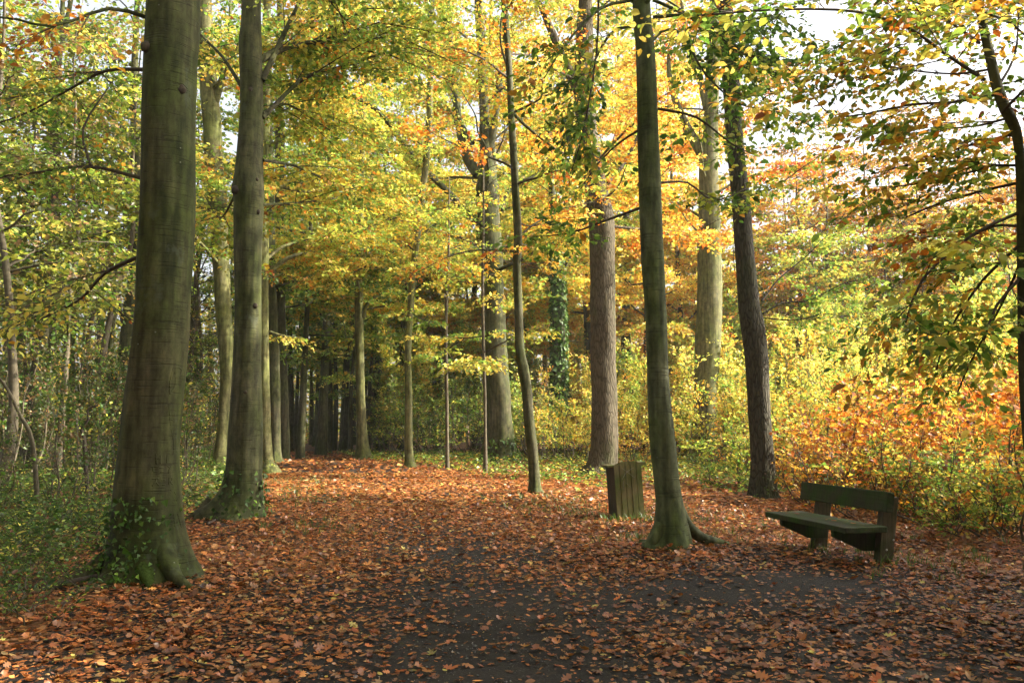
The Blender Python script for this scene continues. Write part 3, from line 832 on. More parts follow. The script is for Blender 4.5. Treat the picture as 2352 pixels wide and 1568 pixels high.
# ================================================================== LITTER BIN
by = 13.2
bb = at(1436, 1196, by)
BXW, BH, BD = .45, .92, .46
bgz = float(gz(bb[0], by)) 
bn = empty('litter_bin', (bb[0] + .10, by, bgz - .02), 'wooden slatted litter bin with scratched front board', 'bin')
bn.rotation_euler = (0, radians(-3.6), radians(9))
nb = 5; bw = BXW / nb
for k in range(nb):
    x0 = -BXW / 2 + k * bw; x1 = x0 + bw - .006
    tl = .885 if k == 0 else BH; tr = .868 if k == nb - 1 else BH
    if k == 0: tl, tr = .872, .912
    ol = [(x0, .0), (x1, .0), (x1, tr), (x0, tl)]
    b = link('front_board', prism_mesh('front_board', ol, -.012, .012, M['wood_bin'], .003), bn, (0, random.Random(k).uniform(-.002, .002), 0))
for s in (-1, 1):
    for k in range(4):
        y0 = .016 + k * .11
        link('side_board', prism_mesh('side_board', [(-.011, .0), (.011, .0), (.011, .84), (-.011, .84)], y0, y0 + .104, M['wood_bin_side'], .003), bn, (s * (BXW / 2 - .014), 0, 0))
for k in range(nb):
    x0 = -BXW / 2 + k * bw
    link('back_board', prism_mesh('back_board', [(x0, 0), (x0 + bw - .006, 0), (x0 + bw - .006, .84), (x0, .84)], BD - .004, BD + .020, M['wood_bin_side'], .003), bn)
link('top_rail', box_mesh('top_rail', .115, .40, .032, M['wood_bin'], .004), bn, (-BXW / 2 - .035, .235, .858))
link('top_rail', box_mesh('top_rail', .115, .40, .045, M['wood_bin'], .004), bn, (BXW / 2 + .032, .235, .866))
link('liner', box_mesh('liner', .40, .38, .70, M['scar'], .02), bn, (0, .23, .40))
# the scratches on the front: two crossing strokes and an angle below
def zb(px, pz):
    """zoomed picture of the front -> board plane"""
    return (-BXW / 2 + (px - 300 - (pz - 180) * .085) / 605 * BXW, .912 - (pz - 180) / 1225 * .90)
def stroke(pts, w, y, name, parent, mat):
    V = []; Q = []
    pts = [np.array(p) for p in pts]
    for i, p in enumerate(pts):
        t = pts[min(i + 1, len(pts) - 1)] - pts[max(i - 1, 0)]; n = np.array([-t[1], t[0]]) / np.hypot(*t)
        ww = w * (.55 if i in (0, len(pts) - 1) else 1)
        for s in (-1, 1): V.append((p[0] + n[0] * ww * s, y, p[1] + n[1] * ww * s))
        for s in (-1, 1): V.append((p[0] + n[0] * ww * s, y + .003, p[1] + n[1] * ww * s))
    for i in range(len(pts) - 1):
        a = i * 4; b = a + 4
        Q += [[a, a + 1, b + 1, b], [a + 2, b + 2, b + 3, a + 3], [a, b, b + 2, a + 2], [a + 1, a + 3, b + 3, b + 1]]
    return link(name, mesh_from(name, np.array(V), [np.array(Q)], None, (mat,)), parent)
for pts, w in (([(475, 298), (540, 345), (660, 438), (760, 520)], .0028), ([(738, 308), (660, 345), (570, 405), (530, 465), (490, 540)], .0028),
               ([(512, 580), (520, 670), (530, 762)], .0024), ([(520, 580), (600, 640), (690, 730)], .0013)):
    stroke([zb(*p) for p in pts], w, -.0165, 'scratch', bn, M['scratch'])
# ================================================================== THE TREES BY THE PATH
Pgreen = palette(green=4, lgreen=2.2, ygreen=1.6, dgreen=1.5, yellow=.5, amber=.3)
Pleft = palette(green=3, lgreen=3, ygreen=2.6, olive=1.2, yellow=.9, gold=.7, amber=.5, rust=.25)
Pgold = palette(yellow=3, ygreen=3.4, lgreen=2, gold=1.9, amber=.7, orange=.25)
Pamber = palette(gold=2.6, amber=2.6, yellow=1.8, orange=1.8, ygreen=.7, rust=.4)
Porange = palette(orange=3, amber=3, gold=1.4, red=.8, rust=.6)
Pmix = palette(green=2, lgreen=3, ygreen=2.6, yellow=2, gold=1.4, amber=1.0, rust=.4, orange=.4)

# -- the big beech on the left verge
T1, P1, R1 = make_tree('beech_tree', 'thickest beech with letters carved in its olive bark and ivy at its foot', 7.95,
    [(1345, 208, 470), (1320, 224, 458), (1290, 240, 440), (1240, 252, 426), (1200, 258, 419), (1100, 268, 412), (1000, 280, 412), (850, 298, 425), (700, 315, 435), (500, 325, 445), (300, 330, 445), (150, 333, 447), (0, 340, 455)],
    M['beech_big'], 1, (19, .12),
    limbs=[([(330, 411), (208, 383), (87, 396), (-20, 412), (-160, 470)], .020, .6), ([(208, 383), (191, 295), (250, 200)], .016, .4), ([(332, 160), (243, 163), (160, 205), (60, 260), (-60, 300)], .020, 1.0),
           ([(322, 588), (240, 628), (180, 690), (80, 735), (-60, 770)], .020, 1.4), ([(335, 40), (250, 20), (120, 60), (0, 40), (-120, 80)], .022, -1.2, dict(pal=palette(rust=3, amber=2, gold=1.4, orange=1, ygreen=1, brown=1)))],
    auto=dict(n=11, z0=6.0, z1=18, L=4.2, el=(10, 40)), pal=Pleft, shape='beech', size=.062, per=11, sides=64, flare=.10, lobes=6, fh=.30, lump=.018, step=.08,
    cl=dict(sec_per_m=2.6, sec_len=.45, step=.26, spray=.55))
base1 = np.array(T1.location)
tr1 = [c for c in T1.children if c.name.startswith('trunk')][0]
bvh = BVHTree.FromPolygons([tuple(v.co) for v in tr1.data.vertices], [tuple(p.vertices) for p in tr1.data.polygons])
def on_trunk(u, v):
    h = bvh.ray_cast(Vector((0, 0, CAMZ)) - Vector(base1), Vector(ray(u, v)).normalized())
    return (np.array(h[0]), np.array(h[1])) if h[0] is not None else None
def scar(strokes, name, w):
    for pts in strokes:
        V, Q = [], []
        pp = []
        for (a, b) in zip(pts[:-1], pts[1:]):
            n = max(2, int(math.hypot(b[0] - a[0], b[1] - a[1]) / 2.0))
            pp += [(a[0] + (b[0] - a[0]) * i / n, a[1] + (b[1] - a[1]) * i / n) for i in range(n)]
        pp.append(pts[-1])
        hit = [on_trunk(*p) for p in pp]; hit = [h for h in hit if h]
        if len(hit) < 2: continue
        P = np.array([h[0] + h[1] * .0005 for h in hit]); rr = np.array([w * (.6 + .5 * random.Random(i * 7).random()) for i in range(len(P))]); rr[0] *= .5; rr[-1] *= .5
        NN = np.array([h[1] for h in hit])
        v, q, t = tube(P, rr * .72, 6)                                # the dark groove
        w1, q1, t1 = tube(P - NN * rr[:, None] * .75, rr * 1.55, 8)    # the healed swelling round it
        me = mesh_from(name, np.concatenate([v, w1]), [q, q1 + len(v), t, t1 + len(v)], None, (M['scar'], M['beech_big']), np.concatenate([np.zeros(len(q), int), np.ones(len(q1), int), np.zeros(len(t), int), np.ones(len(t1), int)]), True)
        link(name, me, tr1)
def z1(x, y): return ((450 + x * 350 / 1568) / 1.65306, (1650 + y * 350 / 1568) / 1.65306)
def z5(x, y): return ((560 + x * 200 / 784) / 1.65306, (1300 + y * 400 / 1568) / 1.65306)
L1 = lambda *p: [z1(*q) for q in p]
scar([L1((640, 320), (645, 500)), L1((715, 345), (712, 490)), L1((645, 405), (720, 390)), L1((830, 335), (820, 480))], 'carved_letter', .0070)
scar([L1((540, 540), (660, 536)), L1((590, 545), (592, 625)), L1((590, 628), (660, 622))], 'carved_letter', .0078)
scar([L1((690, 560), (775, 556)), L1((705, 630), (780, 628))], 'carved_letter', .0085)
scar([L1((825, 520), (870, 560)), L1((900, 525), (872, 565), (845, 655))], 'carved_letter', .0078)
scar([L1((570, 742), (690, 738)), L1((640, 745), (632, 800), (570, 870)), L1((635, 800), (690, 862))], 'carved_letter', .0080)
scar([L1((720, 770), (805, 766)), L1((735, 846), (800, 842))], 'carved_letter', .0085)
scar([L1((845, 722), (915, 718)), L1((855, 725), (855, 845)), L1((915, 722), (910, 790), (860, 798)), L1((880, 800), (925, 845))], 'carved_letter', .0078)
scar([[z5(*p) for p in q] for q in ([(380, 380), (365, 470), (335, 580), (332, 770)], [(380, 378), (470, 370), (512, 410), (490, 480), (420, 525), (412, 640), (335, 770)], [(410, 440), (412, 470)])], 'carved_letter', .0070)
scar([[z5(*p) for p in q] for q in ([(322, 910), (330, 1060), (335, 1130), (345, 1235)], [(338, 1135), (400, 1170)], [(350, 1280), (372, 1380), (388, 1470), (392, 1568)])], 'bark_crack', .0050)
scar([L1((905, 0), (935, 100), (940, 250), (925, 345)), L1((940, 1330), (950, 1450), (965, 1568)), L1((1005, 1340), (1045, 1470), (1068, 1568)), L1((985, 280), (1000, 310))], 'bark_crack', .0055)
scar([[(385, 205), (400, 196), (420, 192), (432, 205)], [(405, 200), (418, 203), (424, 206)], [(352, 225), (370, 212), (386, 204)]], 'branch_scar', .006)
scar([L1((840, 1060), (870, 1050)), L1((945, 960), (975, 1020)), L1((880, 930), (910, 950)), L1((990, 1100), (995, 1130)), L1((925, 1150), (930, 1160)), L1((300, 1205), (340, 1200)), L1((430, 1240), (470, 1250)), L1((215, 1105), (300, 1100)), L1((620, 1104), (700, 1100)), L1((935, 480), (940, 500))], 'bark_scar', .0055)
# roots and ivy at its foot
def root_mesh(pts, r0, mat, name, parent, base, r1=.02):
    P = []
    for (x, y, h) in pts: P.append((x, y, float(gz(x, y)) + h))
    rr = np.linspace(r0, r1, len(P)); P2, R2 = resample(P, rr, .05)
    V, Q, t = tube(P2, R2, 12, lambda th, P: 1 + .14 * np.sin(2 * th + P[:, 0:1] * 9) + .08 * np.sin(5 * th + P[:, 1:2] * 14))
    return link(name, mesh_from(name, V - np.asarray(base)[None], [Q, t], None, (mat,), None, True), parent)
bx, byy = base1[0], base1[1]
root_mesh([(bx + .22, byy - .22, .28), (bx + .38, byy - .36, .10), (bx + .55, byy - .48, .01), (bx + .75, byy - .55, -.05)], .10, M['beech_big'], 'root', T1, base1)
root_mesh([(bx - .34, byy - .12, .16), (bx - .48, byy - .26, .05), (bx - .62, byy - .36, -.02), (bx - .8, byy - .4, -.08)], .08, M['beech_big'], 'root', T1, base1)
root_mesh([(bx + .12, byy - .34, .14), (bx + .19, byy - .44, .07), (bx + .26, byy - .52, -.02)], .085, M['moss'], 'root', T1, base1)['label'] = 'moss covered root knob'
Pivy = palette(dgreen=5, green=1.5)
rg = np.random.default_rng(77)
link('ivy', ivy_on(P1, R1, rg, 380, base1[2] + .02, base1[2] + .75, .040, Pivy, 'ivy', base1, .05, (-pi / 2 - .25, .62)), tr1)

# -- second beech
T2, P2, R2 = make_tree('beech_tree', 'tall grey beech with a knotted trunk and ivied foot just beyond the thickest beech', 13.0,
    [(1200, 462, 615), (1170, 484, 606), (1130, 508, 602), (1080, 520, 600), (1000, 525, 602), (850, 535, 600), (700, 540, 600), (560, 538, 602), (460, 537, 606), (430, 534, 606), (400, 540, 604), (300, 549, 603), (200, 553, 603), (100, 550, 600), (0, 557, 598)],
    M['beech'], 2, (20, .12),
    limbs=[([(602, 185), (640, 105), (690, 0), (740, -100)], .055, 1.0), ([(603, 270), (700, 180), (800, 150), (900, 120), (1000, 130)], .040, 3.0), ([(556, 200), (510, 130), (462, 80), (420, 20)], .035, 1.5),
           ([(604, 368), (680, 382), (760, 418), (830, 440)], .030, 2.5), ([(604, 470), (690, 465), (790, 452)], .028, 3.5), ([(540, 450), (505, 500), (470, 450)], .022, 2.0), ([(604, 260), (660, 240), (760, 300), (840, 330)], .026, 3.0)],
    auto=dict(n=11, z0=6.5, z1=20, L=5.2, el=(5, 38), az=[(40, 120), (30, 80), (60, 150)]), pal=Pgold if False else palette(ygreen=3.4, lgreen=3, yellow=2.2, gold=1.1, amber=.6, green=1.6, orange=.3), size=.085, per=13, sides=40, flare=.16, lobes=5, fh=.35, lump=.02,
    cl=dict(sec_per_m=2.5, sec_len=.45, step=.28, spray=.6))
b2 = np.array(T2.location); tr2 = [c for c in T2.children if c.name.startswith('trunk')][0]
link('ivy', ivy_on(P2, R2, rg, 260, b2[2] + .02, b2[2] + .70, .06, Pivy, 'ivy', b2, .06), tr2)
root_mesh([(b2[0] - .32, b2[1] - .1, .22), (b2[0] - .52, b2[1] - .22, .06), (b2[0] - .80, b2[1] - .3, -.06)], .10, M['beech'], 'root', T2, b2)
def knot(T, trunk, u, v, d, r, name='knot'):
    import bmesh
    o = np.array(T.location)
    bm = bmesh.new(); bmesh.ops.create_uvsphere(bm, u_segments=14, v_segments=8, radius=r)
    rr = random.Random(int(u + v))
    for w in bm.verts:
        w.co *= 1 + rr.uniform(-.16, .16); w.co.y *= .55
    me = bpy.data.meshes.new(name); bm.to_mesh(me); bm.free(); me.materials.append(M['twig'])
    for p in me.polygons: p.use_smooth = True
    bv = BVHTree.FromPolygons([tuple(w.co) for w in trunk.data.vertices], [tuple(p.vertices) for p in trunk.data.polygons])
    h = bv.ray_cast(Vector((0, 0, CAMZ)) - Vector(o), Vector(ray(u, v)).normalized())
    if h[0] is not None: link(name, me, trunk, tuple(h[0]))
for u, v, r in ((593, 487, .040), (585, 702, .045), (541, 436, .07), (590, 412, .03), (563, 900, .03), (575, 205, .035)): knot(T2, tr2, u, v, 13, r)
knot(T1, tr1, 417, 206, 8, .045)
knot(T1, tr1, 337, 108, 8, .06)
# -- leaning forked beech behind, and the row along the left side of the path
make_tree('beech_tree', 'leaning beech that forks high up between the two near beeches', 25,
    [(1052, 490, 524), (1000, 497, 524), (950, 502, 526), (900, 505, 529), (850, 506, 535), (800, 503, 536), (700, 494, 531), (600, 488, 525), (500, 482, 522), (400, 475, 514), (300, 468, 508), (200, 459, 499), (100, 455, 491), (0, 452, 486)],
    M['beech_pale'], 3, (21, .10), limbs=[([(490, 250), (510, 180), (525, 100), (530, 0)], .13, -.5)], auto=dict(n=12, z0=6, z1=20, L=5, el=(5, 40)), pal=Pleft, size=.115, per=13, sides=20, flare=.12)
make_tree('beech_tree', 'straight yellowish beech trunk standing directly behind the knotted beech', 26,
    [(1088, 590, 646), (1070, 596, 634), (1050, 599, 626), (900, 595, 619), (700, 592, 617), (500, 592, 618), (300, 598, 620), (0, 604, 622)],
    M['beech_pale'], 4, (22, .12), limbs=[([(618, 420), (700, 440), (800, 430), (900, 420)], .06, 2), ([(618, 640), (650, 630), (690, 650)], .035, 1), ([(618, 760), (650, 770), (690, 775)], .03, 1)],
    auto=dict(n=15, z0=5.5, z1=21, L=6.2, el=(0, 35), az=[(50, 120), (20, 80), (120, 200), (60, 110)]), pal=Pgold, size=.105, per=14, sides=20, flare=.15,
    cl=dict(sec_per_m=2.5))
make_tree('beech_tree', 'fluted pair-stemmed beech third along the shaded side of the path', 33,
    [(1060, 618, 654), (1035, 620, 646), (900, 618, 643), (700, 612, 637), (500, 608, 630), (300, 606, 626), (0, 606, 622)],
    M['beech'], 5, (21, .10), auto=dict(n=12, z0=6, z1=20, L=5.4, el=(0, 35), az=[(50, 120), (20, 80), (200, 300)]), pal=palette(ygreen=3, lgreen=3, yellow=1.5, green=1.5, gold=1), size=.12, per=14, sides=18, flare=.15, lump=.06)
make_tree('beech_tree', 'smooth dim beech fourth along the shaded side of the path', 36,
    [(1056, 640, 670), (1035, 642, 666), (900, 639, 662), (700, 634, 655), (400, 632, 652), (0, 636, 652)],
    M['beech_dark'], 6, (21, .10), auto=dict(n=12, z0=6, z1=20, L=5.4, el=(0, 35)), pal=palette(ygreen=3, lgreen=3, yellow=1.5, green=1.5, gold=1), size=.125, per=14, sides=16, flare=.15)

# -- trees on the far side of the path
make_tree('beech_tree', 'pale green beech on a leafy mound where the path bends away', 36,
    [(1056, 808, 862), (1040, 816, 852), (1000, 819, 845), (900, 818, 838), (800, 816, 836), (700, 815, 834), (600, 817, 834), (500, 820, 836), (300, 826, 840), (0, 834, 846)],
    M['beech_pale'], 7, (22, .12), limbs=[([(834, 730), (842, 700), (865, 680), (900, 660)], .10, 0), ([(820, 760), (800, 790), (790, 740)], .06, 1)],
    auto=dict(n=16, z0=5.5, z1=21, L=6, el=(0, 35)), pal=palette(lgreen=2.4, ygreen=3, yellow=2.2, gold=1.6, green=1.4), size=.13, per=14, sides=20, flare=.18, cl=dict(sec_per_m=2.4))
make_tree('slender_beech', 'slender curving trunk alone on the leaf bank before the bend', 29.5,
    [(1075, 922, 960), (1060, 929, 951), (1000, 929, 948), (900, 930, 947), (800, 929, 945), (700, 936, 951), (650, 939, 955), (600, 944, 959), (500, 955, 971), (300, 977, 992), (0, 985, 998)],
    M['beech_pale'], 8, (17, .06), auto=dict(n=10, z0=6.5, z1=16.5, L=2.6, el=(5, 40)), pal=Pgold, size=.115, per=13, sides=18, flare=.15)
make_tree('sapling', 'thinnest upright sapling between the slender trunk and the broad beech', 28,
    [(1077, 1022, 1033), (1000, 1023, 1031), (900, 1022, 1030), (800, 1020, 1028), (700, 1022, 1029), (600, 1027, 1033)], M['stem'], 9, (10, .02),
    auto=dict(n=11, z0=2.6, z1=9.5, L=1.9, el=(5, 40)), pal=palette(green=2.5, lgreen=2.5, ygreen=2, yellow=1), size=.11, per=11, sides=10, flare=.1, step=.3)
make_tree('sapling', 'thin pole sapling standing against the broad beech', 25.5,
    [(1085, 1109, 1121), (1000, 1111, 1118), (900, 1110, 1117), (800, 1107, 1114), (650, 1105, 1112), (500, 1108, 1113)], M['stem'], 10, (10, .02),
    auto=dict(n=14, z0=2.8, z1=9, L=2.3, el=(-5, 30)), pal=palette(ygreen=3, lgreen=2.5, yellow=3, gold=1), size=.105, per=12, sides=10, flare=.1, step=.3)
T12, P12, R12 = make_tree('beech_tree', 'broad many-limbed beech with ivy round its foot at the edge of the sunlit leaves', 31.8,
    [(1068, 1098, 1196), (1050, 1110, 1186), (1000, 1117, 1180), (900, 1114, 1172), (800, 1110, 1165), (700, 1108, 1160), (600, 1105, 1155), (500, 1098, 1147), (440, 1092, 1146), (400, 1098, 1140), (330, 1102, 1128), (180, 1098, 1120), (0, 1090, 1108)],
    M['beech'], 12, (23, .10),
    limbs=[([(1092, 512), (1029, 441), (946, 358), (873, 260), (786, 208), (700, 150)], .15, -4), ([(1098, 400), (1068, 350), (1050, 250), (1040, 150), (1028, 0), (1020, -80)], .22, .8), ([(1125, 340), (1140, 250), (1150, 160), (1158, 40), (1165, -60)], .17, -1),
           ([(1085, 330), (1040, 260), (1000, 240), (960, 170), (930, 80)], .12, 1.5), ([(1120, 560), (1060, 575), (1000, 600), (920, 620)], .05, -3), ([(1150, 480), (1175, 430), (1230, 400), (1280, 330)], .10, 1), ([(1000, 515), (940, 560), (880, 590), (800, 630), (730, 640)], .05, -3.5)],
    auto=dict(n=16, z0=6, z1=22, L=6.4, el=(5, 50)), pal=Pgold, size=.115, per=10, sides=28, flare=.14, lump=.03, cl=dict(sec_per_m=2.5, sec_len=.42), cull=lambda O: ~((np.abs(O[:, 0] + .7) < 1.5) & (O[:, 1] < 32.6) & (O[:, 2] < 15)))
b12 = np.array(T12.location); tr12 = [c for c in T12.children if c.name.startswith('trunk')][0]
link('ivy', ivy_on(P12, R12, rg, 380, b12[2] + .02, b12[2] + .9, .10, Pivy, 'ivy', b12, .12), tr12)
make_tree('slender_beech', 'slender bent trunk with a crooked middle standing on the bank before the broad beech', 17.9,
    [(1142, 1208, 1254), (1125, 1213, 1246), (1100, 1215, 1242), (1050, 1212, 1237), (1000, 1207, 1231), (950, 1203, 1226), (900, 1199, 1222), (850, 1190, 1214), (800, 1184, 1204), (700, 1181, 1199), (600, 1178, 1197), (550, 1181, 1200), (400, 1173, 1191), (300, 1168, 1185), (200, 1163, 1179), (100, 1158, 1173), (0, 1151, 1164)],
    M['beech'], 13, (15, .04),
    limbs=[([(1192, 578), (1100, 574), (1030, 590), (960, 625)], .028, -.8), ([(1178, 260), (1220, 300), (1290, 350), (1330, 352)], .04, 1.5), ([(1168, 160), (1150, 100), (1155, 30), (1190, 0)], .03, -.5), ([(1190, 510), (1220, 520), (1280, 505)], .02, .5)],
    auto=dict(n=11, z0=5.5, z1=14, L=2.6, el=(5, 45)), pal=Pamber, size=.085, per=12, sides=18, flare=.14, lump=.07, step=.12)
T14, P14, R14 = make_tree('oak_tree', 'rough barked oak behind the litter bin, pale where the sun strikes its bark', 23.8,
    [(1100, 1336, 1424), (1080, 1344, 1420), (1050, 1352, 1418), (1000, 1357, 1419), (900, 1359, 1417), (800, 1358, 1414), (700, 1356, 1412), (600, 1355, 1412), (500, 1350, 1410), (400, 1340, 1390), (300, 1326, 1371), (200, 1319, 1366), (120, 1321, 1363), (0, 1330, 1360)],
    M['oak'], 14, (19, .10),
    limbs=[([(1330, 210), (1300, 150), (1270, 80), (1240, 10), (1200, -80)], .17, -1), ([(1340, 350), (1290, 355), (1230, 310), (1180, 265)], .06, -1.5), ([(1395, 420), (1430, 380), (1470, 300), (1500, 200)], .08, 2)],
    auto=dict(n=14, z0=6.5, z1=18, L=4.4, el=(0, 45)), pal=Porange if False else palette(amber=2, orange=1.4, gold=2.2, yellow=2.4, rust=.3, ygreen=1.8, lgreen=.8), size=.105, per=13, sides=30, flare=.14, lump=.035, step=.12)
T15, P15, R15 = make_tree('beech_tree', 'smooth leaning beech between bin and bench with a root reaching sideways', 9.9,
    [(1276, 1474, 1600), (1255, 1488, 1590), (1225, 1498, 1584), (1200, 1503, 1578), (1150, 1505, 1568), (1100, 1501, 1560), (1000, 1491, 1550), (900, 1487, 1539), (800, 1484, 1533), (700, 1480, 1529), (600, 1473, 1525), (500, 1469, 1520), (400, 1467, 1517), (300, 1465, 1512), (200, 1463, 1508), (100, 1460, 1502), (0, 1453, 1493)],
    M['beech_mossy'], 15, (16, .08),
    limbs=[([(1500, 92), (1520, 72), (1545, 66), (1580, 100), (1620, 170), (1700, 240), (1800, 260), (1880, 300)], .022, .3), ([(1470, 478), (1395, 505), (1310, 535), (1215, 545)], .020, 1.2, dict(spray=.35)), ([(1500, 40), (1600, 40), (1700, 120), (1800, 150), (1900, 260)], .024, -.6),
           ([(1462, 60), (1400, 80), (1340, 200), (1290, 330)], .022, .8), ([(1466, 300), (1420, 330), (1370, 380), (1330, 440)], .016, 1.0), ([(1512, 250), (1600, 270), (1680, 330), (1740, 360)], .018, .6), ([(1375, -20), (1370, 120), (1340, 300), (1310, 400)], .014, .2),
           ([(1516, 420), (1580, 420), (1640, 460), (1720, 430)], .016, 1.2, dict(spray=.4)), ([(1458, 0), (1380, 20), (1300, 100), (1250, 180)], .022, -.5), ([(1500, 0), (1650, 60), (1780, 40), (1890, 120)], .022, .8)],
    auto=dict(n=12, z0=6.3, z1=15, L=2.9, el=(-10, 40)), pal=Pgreen, shape='beech', size=.082, per=12, sides=48, flare=.14, lobes=5, fh=.30, lump=.02, step=.08,
    cl=dict(sec_per_m=2.8, sec_len=.42, step=.26, spray=.5, bare=.2))
b15 = np.array(T15.location)
root_mesh([(b15[0] + .12, b15[1] + .02, .42), (b15[0] + .24, b15[1] + .08, .22), (b15[0] + .42, b15[1] + .18, .09), (b15[0] + .68, b15[1] + .30, .03), (b15[0] + .95, b15[1] + .45, -.03)], .085, M['beech_mossy'], 'root', T15, b15, .03)
root_mesh([(b15[0] - .10, b15[1] - .10, .25), (b15[0] - .22, b15[1] - .16, .08), (b15[0] - .34, b15[1] - .2, -.02)], .08, M['beech_mossy'], 'root', T15, b15, .03)
T16, P16, R16 = make_tree('beech_tree', 'wide forked beech sunlit halfway up among the yellow bushes', 30,
    [(1070, 1574, 1656), (1040, 1582, 1648), (1000, 1588, 1645), (900, 1592, 1648), (800, 1597, 1655), (700, 1601, 1657), (600, 1603, 1656), (500, 1605, 1654), (400, 1605, 1650), (340, 1606, 1650), (300, 1615, 1650), (150, 1622, 1652), (0, 1630, 1656)],
    M['beech_pale'], 16, (21, .10), limbs=[([(1618, 360), (1585, 305), (1560, 255), (1540, 190), (1535, 120)], .22, .5), ([(1625, 250), (1600, 150), (1575, 60), (1560, -30)], .16, 1.0)],
    auto=dict(n=13, z0=7, z1=20, L=4.6, el=(0, 45)), pal=Porange if False else palette(orange=2.2, amber=3, gold=2.2, yellow=1.4, red=.25), size=.115, per=13, sides=26, flare=.12, step=.15, lump=.03, cull=lambda O: ~((np.abs(O[:, 0] - 6.9) < 1.3) & (O[:, 1] < 30.4)))
T17, P17, R17 = make_tree('oak_tree', 'dark ridged oak leaning beyond the bench with leafy twigs at head height', 16.3,
    [(1158, 1706, 1798), (1140, 1716, 1786), (1110, 1722, 1781), (1050, 1725, 1778), (950, 1719, 1770), (850, 1714, 1765), (750, 1703, 1755), (700, 1697, 1744), (600, 1690, 1732), (500, 1684, 1725), (400, 1676, 1716), (300, 1667, 1706), (200, 1660, 1700), (100, 1653, 1690), (0, 1646, 1682)],
    M['oak_dark'], 17, (17, .08),
    limbs=[([(1752, 720), (1800, 695), (1860, 690), (1940, 650), (2020, 640)], .022, .4), ([(1750, 690), (1790, 640), (1850, 590), (1900, 540)], .020, .8), ([(1750, 730), (1830, 735), (1900, 720), (1960, 740)], .016, -.5), ([(1720, 450), (1780, 430), (1850, 380), (1900, 350)], .02, 1.0)],
    auto=dict(n=9, z0=8, z1=16, L=3, el=(0, 45)), pal=palette(green=3, lgreen=3, ygreen=2, yellow=1, amber=.6), shape='far', size=.080, per=10, sides=30, flare=.16, lump=.03, step=.12, cl=dict(spray=.5))
rows18 = [(1040, 1268, 1302), (900, 1270, 1300), (750, 1269, 1298), (650, 1267, 1294), (590, 1264, 1290), (560, 1262, 1282)]
T18, P18, R18 = make_tree('ivy_clad_tree', 'dark trunk wholly wrapped in ivy standing back in the golden wood', 36, rows18, M['beech_dark'], 18, (15, .08),
    limbs=[([(1285, 640), (1310, 590), (1330, 560)], .08, 0, dict(bareonly=True))], auto=dict(n=9, z0=10.5, z1=14, L=3, el=(10, 50)), pal=palette(ygreen=2, yellow=2, green=2), size=.16, per=10, sides=16, flare=.05)
b18 = np.array(T18.location); tr18 = [c for c in T18.children if c.name.startswith('trunk')][0]
link('ivy', ivy_on(P18, R18, rg, 2600, b18[2] + 1.5, b18[2] + 10.5, .16, palette(dgreen=5, green=2), 'ivy', b18, .12), tr18)
# -- the near young beech leaning in at the far side of the bench
T19, P19, R19 = make_tree('young_beech', 'young beech with a thin dark stem bending over the bench side, yellow and green leaves', 6.0,
    [(1400, 2378, 2412), (1150, 2362, 2390), (900, 2343, 2368), (700, 2338, 2361), (500, 2336, 2357), (350, 2331, 2352), (290, 2318, 2341), (250, 2296, 2322), (200, 2278, 2302), (100, 2257, 2278), (0, 2238, 2256)],
    M['beech_dark'], 19, (8.0, .015),
    limbs=[([(2268, 222), (2180, 236), (2094, 240), (1990, 262), (1920, 270)], .014, .3), ([(2262, 184), (2163, 118), (2094, 69), (1972, 28), (1800, 22), (1600, 36)], .014, -.4), ([(2337, 306), (2215, 337), (2100, 375), (2000, 400)], .013, .5), ([(2345, 486), (2233, 540), (2120, 640), (2080, 740)], .014, -.3),
           ([(2345, 560), (2260, 640), (2180, 760), (2150, 850)], .014, .5), ([(2250, 100), (2150, 30), (2050, -20)], .012, .6), ([(2240, 20), (2330, 60), (2420, 150)], .012, .3), ([(2340, 420), (2250, 440), (2150, 470), (2080, 500)], .012, .8),
           ([(2300, 260), (2360, 200), (2430, 160)], .012, -.5), ([(2342, 640), (2290, 700), (2260, 780)], .012, -.3), ([(2270, 160), (2200, 170), (2080, 160), (1960, 130)], .010, .9), ([(2345, 520), (2280, 520), (2200, 560), (2130, 590)], .012, 1.2), ([(2340, 380), (2280, 380), (2180, 410), (2050, 430)], .012, .2), ([(2345, 600), (2300, 700), (2230, 830), (2200, 900)], .012, 1.0), ([(2320, 270), (2240, 290), (2130, 300), (2010, 330)], .012, 1.3), ([(2280, 220), (2330, 130), (2340, 30)], .012, .4)],
    auto=dict(n=7, z0=4.6, z1=7.8, L=2.0, el=(-5, 35)), pal=Pmix, shape='beech', size=.067, per=13, sides=20, flare=.05, lump=.04, step=.1,
    cl=dict(sec_per_m=3.4, sec_len=.50, step=.19, spray=.46, bare=.08))
